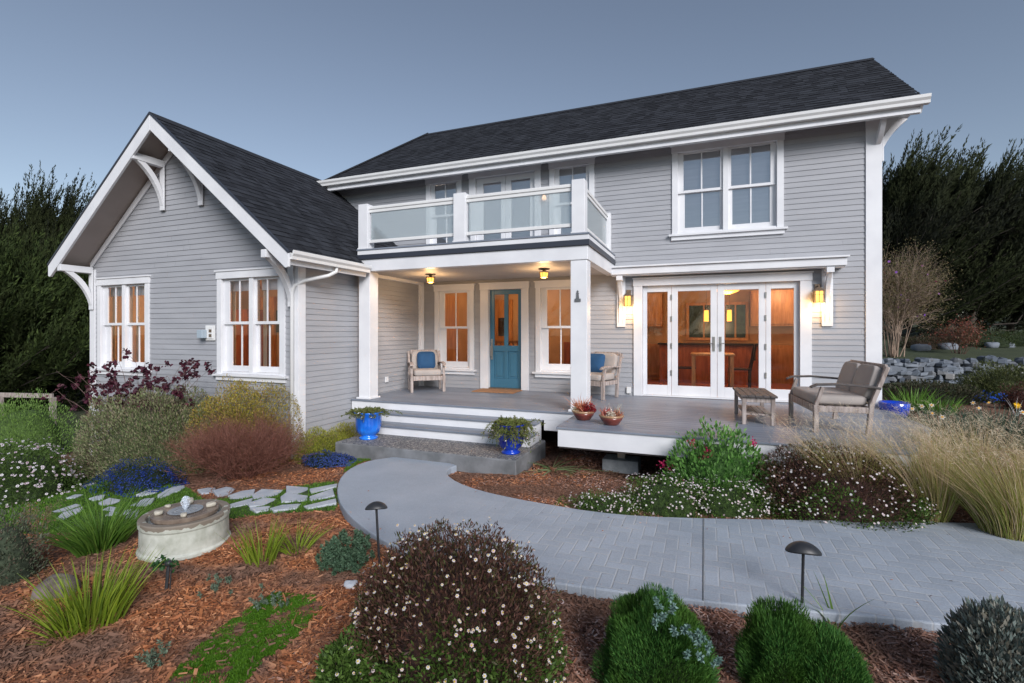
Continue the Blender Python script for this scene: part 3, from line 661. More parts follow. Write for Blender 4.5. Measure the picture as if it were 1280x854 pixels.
# floors: boards run along the house
mb = MB(); y = 7.13
while y < YM-.06:
    j_ = random.uniform(-5, -2.5); mb.box(XW+.02, j_-.001, y, min(y+.1335, YM-.03), -.026, 0); mb.box(j_+.001, -1.752, y, min(y+.1335, YM-.03), -.026, 0); y += .140
part('porch_floor', mb, M['deckm'], H, bevel=.003)
mb = MB(); y = 5.985
dxr = lambda q: 2.65 if q > 7.6 else 1.95+(q-6)/1.6*.70
while y < YM-.06:
    y2 = min(y+.1335, YM-.03); j_ = random.uniform(-.6, 1.6); mb.prism([(-1.748, y), (j_-.001, y), (j_-.001, y2), (-1.748, y2)], 2, -.026, 0); mb.prism([(j_+.001, y), (dxr(y), y), (dxr(y2), y2), (j_+.001, y2)], 2, -.026, 0); y += .140
part('deck_floor', mb, M['deckm'], H, bevel=.003)
mb = MB(); mb.box(-5.35, -1.735, 7.15, 7.18, -.145, -.028); mb.box(-2.28, -1.735, 7.152, 7.182, -.30, -.146); mb.box(-5.9, -5.35, 7.15, 7.18, -.20, -.028)
part('porch_fascia', mb, M['white'], H, bevel=.003)
mb = MB(); mb.box(-1.73, 1.90, 6.005, 6.035, -.25, -.028); mb.beam((1.915, 6.02, -.139), (2.60, 7.585, -.139), .03, .222); mb.box(-1.73, -1.70, 6.036, 7.13, -.25, -.028); mb.box(2.60, 2.63, 7.60, YM, -.25, -.028); part('deck_fascia', mb, M['white'], H, bevel=.003)
mb = MB(); mb.box(-1.72, 1.85, 6.04, 6.08, -.275, -.03); mb.box(-1.69, 2.40, 7.3, 7.34, -.275, -.03); mb.box(-1.69, 2.60, 8.6, 8.64, -.275, -.03)
for i in range(10): mb.box(-1.69+i*.45, -1.65+i*.45, (6.08 if i < 8 else 7.5), 9.4, -.2, -.03)
part('deck_joist', mb, M['teakdark'], H)
st = part('front_steps', MB().box(-5.1, -2.34, 6.86, 6.88, -.290, -.176).box(-5.1, -2.34, 6.58, 6.60, -.439, -.321), M['white'], H)
for (y0, y1, z) in ((6.83, 7.148, -.145), (6.55, 6.858, -.290)):
    mb = MB(); mb.box(-5.12, -2.30, y0, (y0+y1)/2-.003, z-.03, z); mb.box(-5.12, -2.30, (y0+y1)/2+.003, y1, z-.03, z); part('tread', mb, M['deckm'], st, bevel=.006)
mb = MB(); mb.prism([(6.58, -.439), (7.14, -.439), (7.14, -.176), (6.86, -.176), (6.86, -.321), (6.58, -.321)], 0, -2.338, -2.318); mb.prism([(6.58, -.439), (7.14, -.439), (7.14, -.176), (6.86, -.176), (6.86, -.321), (6.58, -.321)], 0, -5.12, -5.102); part('stringer', mb, M['white'], st)
mb = MB(); mb.box(-5.9, -1.3, 9.36, 9.44, -.9, -.04); mb.box(-1.3, 2.6, 9.36, 9.44, -.9, -.04); part('foundation', mb, M['conc'], H)

# awning over the french doors
mb = MB(); ax0, ax1 = -1.63, 2.13
mb.box(ax0, ax1, YM-.27, YM-.016, 2.275, 2.40); mb.box(ax0-.03, ax1+.03, YM-.31, YM-.016, 2.402, 2.432); mb.box(ax0+.01, ax1-.01, YM-.24, YM-.016, 2.255, 2.273)
aw = part('door_hood', mb, M['white'], H, bevel=.005)
for bx in (-1.475, 1.905):
    mb = MB(); mb.box(bx-.08, bx+.08, YM-.04, YM-.016, 1.30, 2.253)
    part('bracket_plate', mb, M['white'], aw, bevel=.004)
    mb = MB(); o_ = arc((YM-.042, 1.44), (YM-.24, 2.10), -.12)+[(YM-.26, 2.10), (YM-.26, 2.20), (YM-.042, 2.20)]+[(YM-.16, 2.18)]+arc((YM-.16, 2.12), (YM-.042, 1.62), .12)
    pts = arc((YM-.042, 1.44), (YM-.23, 2.17), -.12)+arc((YM-.15, 2.17), (YM-.042, 1.66), .12); mb.prism(pts, 0, bx-.035, bx+.035); mb.box(bx-.055, bx+.055, YM-.265, YM-.042, 2.17, 2.253); part('brace', mb, M['white'], aw, bevel=.006)
# wall lanterns
def lantern(x, z, y=YM-.13, s=1, lit=4.2, up=False):
    mb = MB(); a = .062*s
    for i in (-1, 1):
        for j in (-1, 1): mb.box(x+i*a-.006, x+i*a+.006, y+j*a-.006, y+j*a+.006, z-.10*s, z+.08*s)
    mb.box(x-a-.01, x+a+.01, y-a-.01, y+a+.01, z-.115*s, z-.10*s); mb.box(x-a-.012, x+a+.012, y-a-.012, y+a+.012, z+.08*s, z+.092*s)
    mb.box(x-a, x+a, y-a-.003, y-a+.003, z+.02*s, z+.026*s); mb.box(x-.004, x+.004, y-a-.003, y-a+.003, z-.10*s, z+.08*s)
    n0 = len(mb.v); h = z+.092*s; top = h+.055*s
    mb.v += [(x-a-.01, y-a-.01, h), (x+a+.01, y-a-.01, h), (x+a+.01, y+a+.01, h), (x-a-.01, y+a+.01, h), (x-.02, y-.02, top), (x+.02, y-.02, top), (x+.02, y+.02, top), (x-.02, y+.02, top)]
    mb.f += [(n0, n0+1, n0+5, n0+4), (n0+1, n0+2, n0+6, n0+5), (n0+2, n0+3, n0+7, n0+6), (n0+3, n0, n0+4, n0+7), (n0+4, n0+5, n0+6, n0+7)]
    mb.tube([(x, y, top-.005), (x, y+.02, top+.03), (x, YM-.02, top+.02)], .009); mb.box(x-.04, x+.04, YM-.03, YM-.014, top-.06, top+.06)
    lo_ = part('wall_lantern', mb, M['bronze'], H)
    mb = MB(); mb.box(x-a+.012, x+a-.012, y-a+.012, y+a-.012, z-.098*s, z+.078*s); part('lantern_glass', mb, M['lampglass'], lo_)
    ld = bpy.data.lights.new('lantern_light', 'POINT'); ld.energy = lit; ld.color = (1, .58, .22); ld.shadow_soft_size = .08
    lob = bpy.data.objects.new('lantern_light', ld); COL.objects.link(lob); lob.location = (x, y-.02, z-.17*s); 
    return lo_
lantern(1.765, 1.80); lantern(-1.33, 1.80)
# small lit sconces upstairs, under white hoods
for x in (-4.80, -3.0):
    mb = MB(); mb.box(x-.045, x+.045, YM-.13, YM-.014, 3.98, 4.10); sc = part('wall_sconce', mb, M['white'], H, bevel=.004)
    mb = MB(); mb.lathe([(.012, .0), (.035, -.03), (.05, -.10), (.045, -.11)], (x, YM-.08, 3.98), 12); part('lantern_glass', mb, emit('lit upstairs sconce glass', (1, .55, .3), .8), sc)
# porch ceiling lights
for (x, y) in ((-4.87, 8.15), (-2.60, 8.16)):
    mb = MB(); mb.lathe([(.10, 0), (.10, -.012), (.03, -.02), (.03, -.05), (.085, -.055), (.088, -.07), (.08, -.07)], (x, y, 2.31), 24)
    for k_ in range(8):
        t = 2*pi*k_/8; mb.tube([(x+.078*cos(t), y+.078*sin(t), 2.245), (x+.066*cos(t), y+.066*sin(t), 2.15)], .004, 5)
    mb.lathe([(.069, 2.168-2.31), (.069, 2.16-2.31), (.05, 2.158-2.31)], (x, y, 2.31), 20)
    cl = part('ceiling_light', mb, M['bronze'], H)
    mb = MB(); mb.lathe([(.07, -.07), (.066, -.11), (.055, -.15), (.03, -.165)], (x, y, 2.31), 20); part('lamp_shade', mb, M['lampglass'], cl, smooth=True)
    ld = bpy.data.lights.new('porch_lamp', 'POINT'); ld.energy = 8; ld.color = (1, .60, .27); ld.shadow_soft_size = .09
    lob = bpy.data.objects.new('porch_lamp', ld); COL.objects.link(lob); lob.location = (x, y, 2.09)
# vent box on the gable, outlets, ornament
mb = MB(); mb.box(-7.96, -7.74, YG-.035, YG-.014, 1.06, 1.32); mb.box(-7.93, -7.77, YG-.05, YG-.036, 1.09, 1.29); vb = part('utility_plate', mb, M['cream'], H, bevel=.004)
mb = MB(); mb.box(-8.03, -7.90, YG-.14, YG-.051, 1.10, 1.24); part('utility_box', mb, mat('pale grey plastic', (.35, .42, .48), rough=.5), vb, bevel=.008)
mb = MB(); mb.box(-7.85, -7.79, YG-.056, YG-.051, 1.12, 1.17); mb.box(-7.85, -7.79, YG-.056, YG-.051, 1.20, 1.25); part('socket', mb, M['bronze'], vb)
mb = MB(); mb.box(XW+.014, XW+.035, 8.15, 8.25, .20, .31); part('outlet_cover', mb, M['white'], H, bevel=.006)
mb = MB(); mb.box(-1.37, -1.29, YM-.05, YM-.014, .04, .16); part('outlet_cover', mb, M['cream'], H, bevel=.006)
mb = MB(); xo, zo = -1.765, 1.66
mb.box(xo-.045, xo+.045, 7.20, 7.214, zo, zo+.045); mb.prism([(xo-.022, zo+.045), (xo+.022, zo+.045), (xo+.013, zo+.12), (xo-.013, zo+.12)], 1, 7.198, 7.214); mb.box(xo-.02, xo+.02, 7.196, 7.214, zo+.12, zo+.13); mb.box(xo-.009, xo+.009, 7.20, 7.214, zo+.13, zo+.15); mb.prism([(xo-.016, zo+.15), (xo+.016, zo+.15), (xo, zo+.175)], 1, 7.198, 7.214)
part('lighthouse_plaque', mb, mat('pewter', (.20, .20, .21), rough=.4, metal=.6), H)

# ------------------------------------------------------------------ rooms seen through the windows
def room(x0, x1, y0, y1, z0, z1, wall, floor='floor_in', ceil='plaster'):
    mb = MB(); mb.box(x0, x1, y1, y1+.05, z0, z1); mb.box(x0-.05, x0, y0, y1+.05, z0, z1); mb.box(x1, x1+.05, y0, y1+.05, z0, z1); part('room_wall', mb, M[wall], H)
    mb = MB(); mb.box(x0, x1, y0, y1, z0-.04, z0); part('room_floor', mb, M[floor], H)
    mb = MB(); mb.box(x0, x1, y0, y1, z1, z1+.04); part('room_ceiling', mb, M[ceil], H)
def lamp(x, y, z, e, col=(1, .60, .31), s=.15):
    ld = bpy.data.lights.new('room_lamp', 'POINT'); ld.energy = e; ld.color = col; ld.shadow_soft_size = s
    lob = bpy.data.objects.new('room_lamp', ld); COL.objects.link(lob); lob.location = (x, y, z)
room(-2.0, 2.45, YM+.15, 13.40, .0, 2.50, 'plaster')            # kitchen and dining room
room(-5.85, -2.08, YM+.15, 12.6, .0, 2.50, 'plaster')           # hall
room(-11.1, -6.05, YG+.16, 9.40, -.05, 2.32, 'plaster')         # wing
room(-8.3, 2.45, YM+.20, 11.0, 2.66, 4.62, 'plasterw')           # upstairs
# kitchen
mb = MB(); kx0, kx1, ky = -1.0, 1.2, 12.3
mb.box(kx0, kx1, ky, ky+.55, 0, .90); part('kitchen_island', mb, M['wood_dk'], H)
mb = MB(); mb.box(kx0-.04, kx1+.04, ky-.05, ky+.6, .902, .94); part('countertop', mb, M['dkchair'], H)
mb = MB()
for (a, b_) in ((-1.95, -1.0), (1.05, 2.4)):
    mb.box(a, b_, 13.05, 13.38, 1.35, 2.2); n_ = 2
    for i in range(n_):
        w_ = (b_-a)/n_; mb.box(a+i*w_+.03, a+(i+1)*w_-.03, 13.03, 13.048, 1.40, 2.15)
mb.box(-1.95, 2.4, 12.95, 13.38, 0, .9)
for i in range(8): mb.box(-1.9+i*.54, -1.42+i*.54, 12.93, 12.948, .1, .82)
part('kitchen_cabinet', mb, M['wood_in'], H)
mb = MB(); mb.box(-1.97, -1.55, 10.6, 12.2, 0, 2.2)
part('pantry_cabinet', mb, M['wood_dk'], H)
mb = MB()
for i in range(4):
    mb.box(-1.53, -1.35, 10.62, 11.5, .5+i*.42, .53+i*.42)
part('shelf', mb, M['wood_in'], H)
for (a, b_) in ((-.35, .35), (.5, .95)):
    mb = MB(); mb.box(a-.07, b_+.07, 13.30, 13.36, 1.0, 1.95); kw = part('kitchen_window', mb, M['wood_in'], H)
    mb = MB(); mb.box(a, (a+b_)/2-.02, 13.285, 13.30, 1.07, 1.88); mb.box((a+b_)/2+.02, b_, 13.285, 13.30, 1.07, 1.88); part('pane', mb, M['dkglass'], kw)
for (x, y) in ((.05, 12.0), (.53, 12.0)):
    mb = MB(); mb.tube([(x, y, 2.50), (x, y, 1.72)], .005, 6); mb.lathe([(.035, 1.72), (.035, 1.70)], (x, y, 0), 12)
    pl = part('pendant_lamp', mb, M['bronze'], H)
    mb = MB(); mb.lathe([(.045, 1.70), (.05, 1.60), (.05, 1.45)], (x, y, 0), 16); part('lamp_shade', mb, M['lampglass2'], pl)
    lamp(x, y, 1.36, 3)
mb = MB(); mb.lathe([(.05, 1.98), (.20, 2.03), (.24, 2.08)], (.45, 10.9, 0), 20); pl = part('bowl_pendant', mb, M['lampglass2'], H); mb = MB(); mb.tube([(.45, 10.9, 2.5), (.45, 10.9, 2.02)], .006); part('cord', mb, M['bronze'], pl)
lamp(.45, 10.9, 1.9, 9); lamp(-1.2, 11.6, 2.2, 9); lamp(1.7, 12.4, 2.1, 10)
lamp(-4.2, 11.3, 2.2, 18); lamp(-2.6, 10.8, 2.2, 4); lamp(-7.4, 7.6, 2.1, 26); lamp(-10, 7.4, 2.0, 14)
lamp(-6, 10.4, 4.4, 5, (1, .8, .65)); lamp(.4, 10.5, 4.4, 6, (1, .8, .65))
# hall: inner doors and a balustrade
mb = MB(); mb.box(-5.75, -4.9, 12.5, 12.58, 0, 2.1); mb.box(-4.7, -4.05, 12.5, 12.58, 0, 2.1); mb.box(-5.80, -5.76, 10.2, 11.0, 0, 2.1); part('inner_door', mb, M['wood_in'], H)
mb = MB()
for i in range(12): mb.box(-4.95+i*.11, -4.92+i*.11, 10.7, 10.73, .1, .95)
mb.box(-5.0, -3.6, 10.68, 10.75, .95, 1.0); part('stair_balustrade', mb, M['wood_in'], H)
mb = MB(); mb.box(-3.3, -2.15, 12.0, 12.5, 0, .95); part('hall_cabinet', mb, M['wood_dk'], H)
# wing: door frames
mb = MB(); mb.box(-7.6, -7.48, 9.28, 9.38, 0, 2.15); mb.box(-6.7, -6.58, 9.28, 9.38, 0, 2.15); mb.box(-7.6, -6.58, 9.28, 9.38, 2.05, 2.16); mb.box(-10.9, -10.1, 9.3, 9.38, 0, 2.1); mb.box(-9.7, -9.0, 9.3, 9.38, 0, 2.1); part('inner_door', mb, M['wood_in'], H)
mb = MB(); mb.box(-7.47, -6.71, 9.30, 9.37, 0, 2.04); part('dark_doorway', mb, M['dkchair'], H)
mb = MB(); mb.box(-7.40, -6.4, 8.0, 8.6, 0, .75); part('sofa_back', mb, M['cushion'], H)
mb = MB(); mb.box(-10.9, -10.2, 8.6, 9.2, -.04, 1.75); mb.box(-8.9, -8.2, 8.9, 9.2, -.04, 1.2); mb.box(-6.5, -6.08, 7.4, 9.2, -.04, 1.1); part('bookcase', mb, M['wood_dk'], H)
mb = MB(); mb.box(-10.05, -9.75, 9.33, 9.39, 1.2, 1.75); mb.box(-8.8, -8.3, 9.35, 9.39, 1.35, 1.8); part('dark_picture', mb, M['dkchair'], H)
mb = MB(); mb.box(-5.3, -5.05, 12.48, 12.5, 1.1, 1.6); mb.box(-3.15, -2.7, 12.52, 12.58, 1.2, 1.8); part('dark_picture', mb, M['dkchair'], H)
# ================================================================== generators for plants
def unit(v): return v/np.maximum(np.linalg.norm(v, axis=-1, keepdims=True), 1e-9)
def at(px, py):
    """point of the terrain seen at a pixel of the 1280 px photograph (gives measured ground positions)"""
    A = radians(21.41); t = (px-640)/611.9; d = np.array([-sin(A)+cos(A)*t, cos(A)+sin(A)*t, (415.5-py)/611.9]); lo, hi = .3, 60.
    s_ = .3
    while s_ < 60:
        p = d*s_
        if 1.2+p[2] < g1(p[0], p[1]): break
        s_ += .03
    return (float(d[0]*s_), float(d[1]*s_), g1(d[0]*s_, d[1]*s_))
def leafmesh(P, D, L_, W):
    n = len(P); D = unit(D); R = rng.normal(size=(n, 3)); S = unit(np.cross(D, R)); L_ = np.broadcast_to(L_, n)[:, None]; W = np.broadcast_to(W, n)[:, None]
    up = np.cross(S, D)*L_*.08
    V = np.stack([P, P+D*L_*.5+S*W*.5+up, P+D*L_, P+D*L_*.5-S*W*.5+up], 1).reshape(-1, 3)
    return V, np.arange(4*n).reshape(n, 4)
def blademesh(P, D, L_, W, bend, seg=4, side=None, taper=.8):
    n = len(P); L_ = np.broadcast_to(L_, n)[:, None]; W = np.broadcast_to(W, n)[:, None]; D = unit(D)
    if side is None: side = unit(np.cross(D, rng.normal(size=(n, 3))))
    rows = []
    for k in range(seg+1):
        t = k/seg; c = P+D*L_*t+bend*L_*t*t; w = W*.5*(1-t)**taper+W*.03
        rows += [c-side*w, c+side*w]
    V = np.stack(rows, 1).reshape(-1, 3); b = (np.arange(n)*(2*seg+2))[:, None]
    F = np.concatenate([b+np.array([[2*k, 2*k+1, 2*k+3, 2*k+2]]) for k in range(seg)], 0)
    return V, F
def segmesh(A, B, ra, rb):
    A = np.asarray(A); B = np.asarray(B); n = len(A); ra = np.broadcast_to(ra, n)[:, None]; rb = np.broadcast_to(rb, n)[:, None]
    D = unit(B-A); S = unit(np.cross(D, rng.normal(size=(n, 3)))); T = np.cross(D, S); vs = []
    for c, r_ in ((A, ra), (B, rb)):
        for k in range(3):
            a = 2*pi*k/3; vs.append(c+(S*cos(a)+T*sin(a))*r_)
    V = np.stack(vs, 1).reshape(-1, 3); b = (np.arange(n)*6)[:, None]
    F = np.concatenate([b+np.array([[k, (k+1) % 3, 3+(k+1) % 3, 3+k]]) for k in range(3)], 0)
    return V, F
def discs(P, Nn, r, k=12, star=.75):
    n = len(P); Nn = unit(Nn); S = unit(np.cross(Nn, rng.normal(size=(n, 3)))); T = np.cross(Nn, S); r = np.broadcast_to(r, n)[:, None]
    V = np.stack([P+(S*cos(2*pi*i/k)+T*sin(2*pi*i/k))*r*(1 if i % 2 == 0 else star) for i in range(k)], 1).reshape(-1, 3)
    return V, np.arange(n*k).reshape(n, k)
def cat2(*vf):
    V = []; F = []; n = 0
    for v, f in vf: V.append(v); F.append(f+n); n += len(v)
    return np.concatenate(V), np.concatenate(F)
def hemi(n, up=.0):
    d = unit(rng.normal(size=(n, 3))); d[:, 2] = np.abs(d[:, 2])*(1-up)+up*np.abs(d[:, 2]); return unit(d)
def lump(d, amp, fr=3.0, ph=None):
    ph = rng.uniform(0, 6, 9) if ph is None else ph
    return 1+amp*(np.sin(d[:, 0]*fr*1.7+ph[0])*np.sin(d[:, 1]*fr*2.1+ph[1])+.6*np.sin(d[:, 2]*fr*2.7+d[:, 0]*fr*2+ph[2])+.4*np.sin(d[:, 1]*fr*4.3+ph[3]+d[:, 2]*3))
def dome(n, c, r, amp=.18, shell=.45, fr=3., ph=None, sq=1.):
    ph = rng.uniform(0, 6, 9) if ph is None else ph
    d = hemi(n)
    if sq != 1: d = np.sign(d)*np.abs(d)**sq
    if False: pass
    q = 1-shell*rng.uniform(0, 1, n)**1.6; P = d*np.array(r)*(lump(d, amp, fr, ph)*q)[:, None]+np.array(c)
    return P, d, ph
GREEN = lambda *c: list(c)
def bush(name, c, r, n, leaf, cols, label, cat, group=None, amp=.18, shell=.45, upb=.5, jit=.6, stems=60, stemcol=(.06, .04, .03), flowers=None, transl=.25, patch=None, fr=3., stemr=.004, lowcols=None, core=True, sq=.85):
    """leafy mound: c base centre, r radii, leaf=(length,width); flowers=(count, radius, colour, centre colour or None)"""
    t = empty(name, c, label, cat, group)
    P, d, ph = dome(n, c, r, amp, shell, fr, sq=sq)
    D = unit(d+np.array([0, 0, upb])+rng.normal(size=(n, 3))*jit); Ls = leaf[0]*rng.uniform(.55, 1.25, n)
    P[:, 2] = np.maximum(P[:, 2], gh(P[:, 0], P[:, 1])+.005)
    if lowcols is not None:
        low = P[:, 2]-c[2] < r[2]*(.42+.25*np.sin(P[:, 0]*7)*np.sin(P[:, 1]*5))
        low &= rng.random(n) < .8
        v, f = leafmesh(P[low], D[low], Ls[low]*1.2, leaf[1]*1.5); link('foliage', v, f, leafmat(name+' lower leaves', lowcols, transl=transl), t)
        P, D, Ls, d = P[~low], D[~low], Ls[~low], d[~low]
    v, f = leafmesh(P, D, Ls, leaf[1]*rng.uniform(.7, 1.3, len(P))); link('foliage', v, f, leafmat(name+' leaves', cols, transl=transl, patch=patch), t)
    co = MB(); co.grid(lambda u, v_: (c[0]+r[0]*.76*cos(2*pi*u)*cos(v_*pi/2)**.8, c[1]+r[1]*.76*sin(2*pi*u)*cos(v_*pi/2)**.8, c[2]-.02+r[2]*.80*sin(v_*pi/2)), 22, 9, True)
    if core: part('dark_core', co, mat(name+' dark core', tuple(q*.35 for q in cols[0]), tuple(q*.55 for q in cols[1]), scale=30, rough=1, bump=.8, bscale=60), t, smooth=True)  # added opaque core; shade between the leaves is put into its dark colour
    if stems:
        Pe, de, _ = dome(stems, c, np.array(r)*1.03, amp, .25, fr, ph, sq); A0 = np.array(c)+rng.normal(size=(stems, 3))*np.array([r[0]*.15, r[1]*.15, 0]); A0[:, 2] = c[2]-.03
        Mi = A0*.45+Pe*.55+rng.normal(size=(stems, 3))*.03; v, f = cat2(segmesh(A0, Mi, stemr, stemr*.7), segmesh(Mi, Pe, stemr*.7, stemr*.3))
        link('stem', v, f, mat(name+' stems', stemcol, rough=.8), t)
    if flowers:
        k, fr_, fc, cc = flowers[:4]; lowb = flowers[4] if len(flowers) > 4 else 0
        Pf, df, _ = dome(k, c, np.array(r)*1.04, amp, .10, fr, ph, sq); Pf[:, 2] += rng.uniform(0, .03, k); Pf[:, 2] = np.maximum(Pf[:, 2], gh(Pf[:, 0], Pf[:, 1])+.02)
        tow = unit(np.array([0, 0, 1.2])-Pf); nn = unit(df*.7+np.array([0, 0, .6])+tow*.5+rng.normal(size=(k, 3))*.35); rr = fr_*rng.uniform(.6, 1.15, k)
        v, f = discs(Pf, nn, rr); tag(link('blossom', v, f, leafmat(name+' petals', fc if isinstance(fc, list) else [fc], transl=.3), t), kind='stuff')
        if cc is not None:
            v, f = discs(Pf+nn*.004, nn, rr*.36, 8, 1); tag(link('blossom_centre', v, f, mat(name+' flower centre', cc), t), kind='stuff')
    return t
def clump(name, c, rad, n, L_, W, cols, label, cat, group=None, spread=.5, bendv=(0, 0, -.35), wind=(0, 0, 0), seg=5, jitL=.35, parts_extra=None, transl=.3):
    t = empty(name, c, label, cat, group)
    a = rng.uniform(0, 2*pi, n); q = np.sqrt(rng.uniform(0, 1, n))
    P = np.stack([c[0]+rad*q*np.cos(a), c[1]+rad*q*np.sin(a), np.zeros(n)], 1); P[:, 2] = gh(P[:, 0], P[:, 1])-.01
    out = np.stack([np.cos(a), np.sin(a), np.zeros(n)], 1)
    D = unit(out*(spread*q[:, None]+.06)+np.array([0, 0, 1])+rng.normal(size=(n, 3))*.12)
    bend = out*spread*rng.uniform(.2, 1, n)[:, None]+np.array(bendv)*rng.uniform(.3, 1.2, n)[:, None]+np.array(wind)
    v, f = blademesh(P, D, L_*rng.uniform(1-jitL, 1+jitL*.4, n), W*rng.uniform(.7, 1.2, n), bend, seg)
    link('blade', v, f, leafmat(name+' blades', cols, transl=transl), t)['kind'] = 'stuff'
    return t, P, D
def twigs(c, n, length, spread, r0=.006, gens=3, up=.8, wind=(0, 0, 0), kids=3, rad=.06):
    """branching shoots; returns segments and tip positions"""
    A = []; B = []; RA = []; RB = []; tips = []
    def grow(p, d, l, r_, g):
        q = p
        for s_ in range(3):
            d2 = d+np.array(wind)*.15+rng.normal(size=3)*.10+np.array([0, 0, .06]); d2 /= np.linalg.norm(d2)
            e = q+d2*l/3; A.append(q); B.append(e); RA.append(r_*(1-s_*.2)); RB.append(r_*(1-(s_+1)*.2)); q = e; d = d2
            if g > 0 and s_ > 0:
                for _ in range(kids-1 if s_ == 1 else kids): dd = d+rng.normal(size=3)*.42; grow(q, dd/np.linalg.norm(dd), l*rng.uniform(.5, .75), r_*.55, g-1)
        tips.append((q, d))
    for i in range(n):
        a = rng.uniform(0, 2*pi); s_ = spread*rng.uniform(.3, 1); d = np.array([cos(a)*s_, sin(a)*s_, up]); d /= np.linalg.norm(d)
        grow(np.array(c)+np.array([cos(a), sin(a), 0])*rad*rng.random()+np.array([0, 0, -.03]), d, length*rng.uniform(.7, 1.1), r0, gens)
    return segmesh(A, B, np.array(RA), np.array(RB)), np.array([t_[0] for t_ in tips]), np.array([t_[1] for t_ in tips])

# ------------------------------------------------------------------ cypress trees
LIMB = mat('dark limb bark', (.03, .024, .02), (.07, .055, .045), scale=4, rough=.95)
BARK = mat('grey cypress bark', (.10, .08, .065), (.20, .165, .14), scale=4, rough=.95, bump=.6, bscale=14, stretch=(2, 2, .5))
def cypress(c, Hh, R, label, wind=(.35, 0, 0), cols=None, nl=85, bare=.12, group='dark cypress trees around the garden', trunks=1, dens=1., up=.55, leafs=(.20, .040)):
    t = empty('cypress_tree', c, label, 'tree', group); c = np.array(c, float); wind = np.array(wind)
    mb = MB(); tr = []
    for k in range(trunks):
        off = np.array([rng.uniform(-1, 1), rng.uniform(-1, 1), 0])*(.8 if trunks > 1 else 0); h = Hh*(.86 if k == 0 else rng.uniform(.5, .8)); ln_ = off*.5+wind*.10*h
        pts = [c+off+np.array([0, 0, -.3])]+[c+off+ln_*(q**1.5)+np.array([sin(q*5+k)*.15, cos(q*4)*.12, h*q]) for q in np.linspace(.1, 1, 8)]
        mb.tube(pts, [.028*Hh*(1-.9*i/8)+.02 for i in range(9)], 8); tr.append(pts)
    link('trunk', mb.v, mb.f, BARK, t, smooth=True)
    A = []; B = []; RA = []; RB = []; LP = []; LD = []
    for i in range(nl):
        q = bare+(1-bare)*(i/nl)**.9; pts = tr[i % trunks]; k = min(7, int(q*8)); p0 = pts[k]*(1-(q*8-k))+pts[k+1]*(q*8-k)
        a = i*2.4+rng.uniform(-.4, .4); out = np.array([cos(a), sin(a), 0]); l = R*(1.05-q**1.6*.72)*rng.uniform(.65, 1.2)
        d0 = unit(out+np.array([0, 0, up*(.3+q*q*3.4)])+wind*.3*q); prev = p0; ns = 7
        for s_ in range(1, ns+1):
            u_ = s_/ns; p = p0+d0*l*u_+np.array([0, 0, .42*l*u_*u_])+wind*l*u_*u_*.8+rng.normal(size=3)*.03*l
            r_ = .012*Hh*.5*(1-q*.6)*(1-u_*.85)+.008; A.append(prev); B.append(p); RA.append(r_*1.15); RB.append(r_); tang = unit(p-prev); prev = p
            if u_ < .28: continue
            for _ in range(int((5 if u_ < .9 else 6)*dens)):
                dd = unit(tang*.9+rng.normal(size=3)*(.42 if u_ < .9 else .25)+np.array([0, 0, .30+.5*q])+wind*.7); sl = R*rng.uniform(.12, .36)*(1.0 if u_ < .95 else 1.45); m_ = int(sl*34*dens)+6
                tt = rng.uniform(0, 1, m_)[:, None]; curve = np.array([0, 0, .35])+wind*.5
                LP.append(p+dd*sl*tt+curve*sl*tt*tt+rng.normal(size=(m_, 3))*(.065*(1.05-tt))); LD.append(unit(dd+curve*tt*1.5+rng.normal(size=(m_, 3))*.38))
    v, f = segmesh(A, B, np.array(RA), np.array(RB)); link('limb', v, f, LIMB, t)['kind'] = 'stuff'
    LP = np.concatenate(LP); LD = np.concatenate(LD); n = len(LP)
    v, f = leafmesh(LP, LD, leafs[0]*rng.uniform(.5, 1.3, n), leafs[1]*rng.uniform(.6, 1.3, n))
    link('crown', v, f, leafmat('cypress foliage', cols or [(.004, .006, .003), (.008, .011, .004), (.015, .018, .005), (.006, .008, .003)], rough=.9, transl=.05, patch=((.024, .032, .008), .30)), t)
    return t
def dirp(px, d):
    A = radians(21.41); t = (px-640)/611.9; x, y = d*(-sin(A)+cos(A)*t), d*(cos(A)+sin(A)*t); return (x, y, g1(x, y))
# right hand group, behind the stone wall
for px, d, Hh, R, lab in ((1120, 21, 8.6, 3.0, 'tall cypress nearest the right corner of the house'), (1165, 23.5, 8.3, 3.2, 'cypress with a broad feathery top behind the bare shrub'),
                     (1212, 21.5, 7.9, 3.2, 'wind swept cypress above the red leaved shrub'), (1262, 22.5, 7.4, 3.2, 'dark cypress at the right edge behind the juniper'), (1325, 21, 6.3, 3.2, 'rightmost cypress, lower than its neighbours')):
    p = dirp(px, d); cypress(p, Hh*.76-(p[2]-.2)*.6, R, lab, wind=(.42, .15, .05), bare=.04, nl=80)
for px, d, Hh, R, lab in ((1085, 31, 8, 4.5, 'cypress hidden mostly behind the corner of the house'), (1310, 30, 8.5, 5, 'far cypress filling the gap at the right edge')):
    cypress(dirp(px, d), Hh*.8, R, lab, wind=(.4, .1, 0), bare=.02, nl=80)
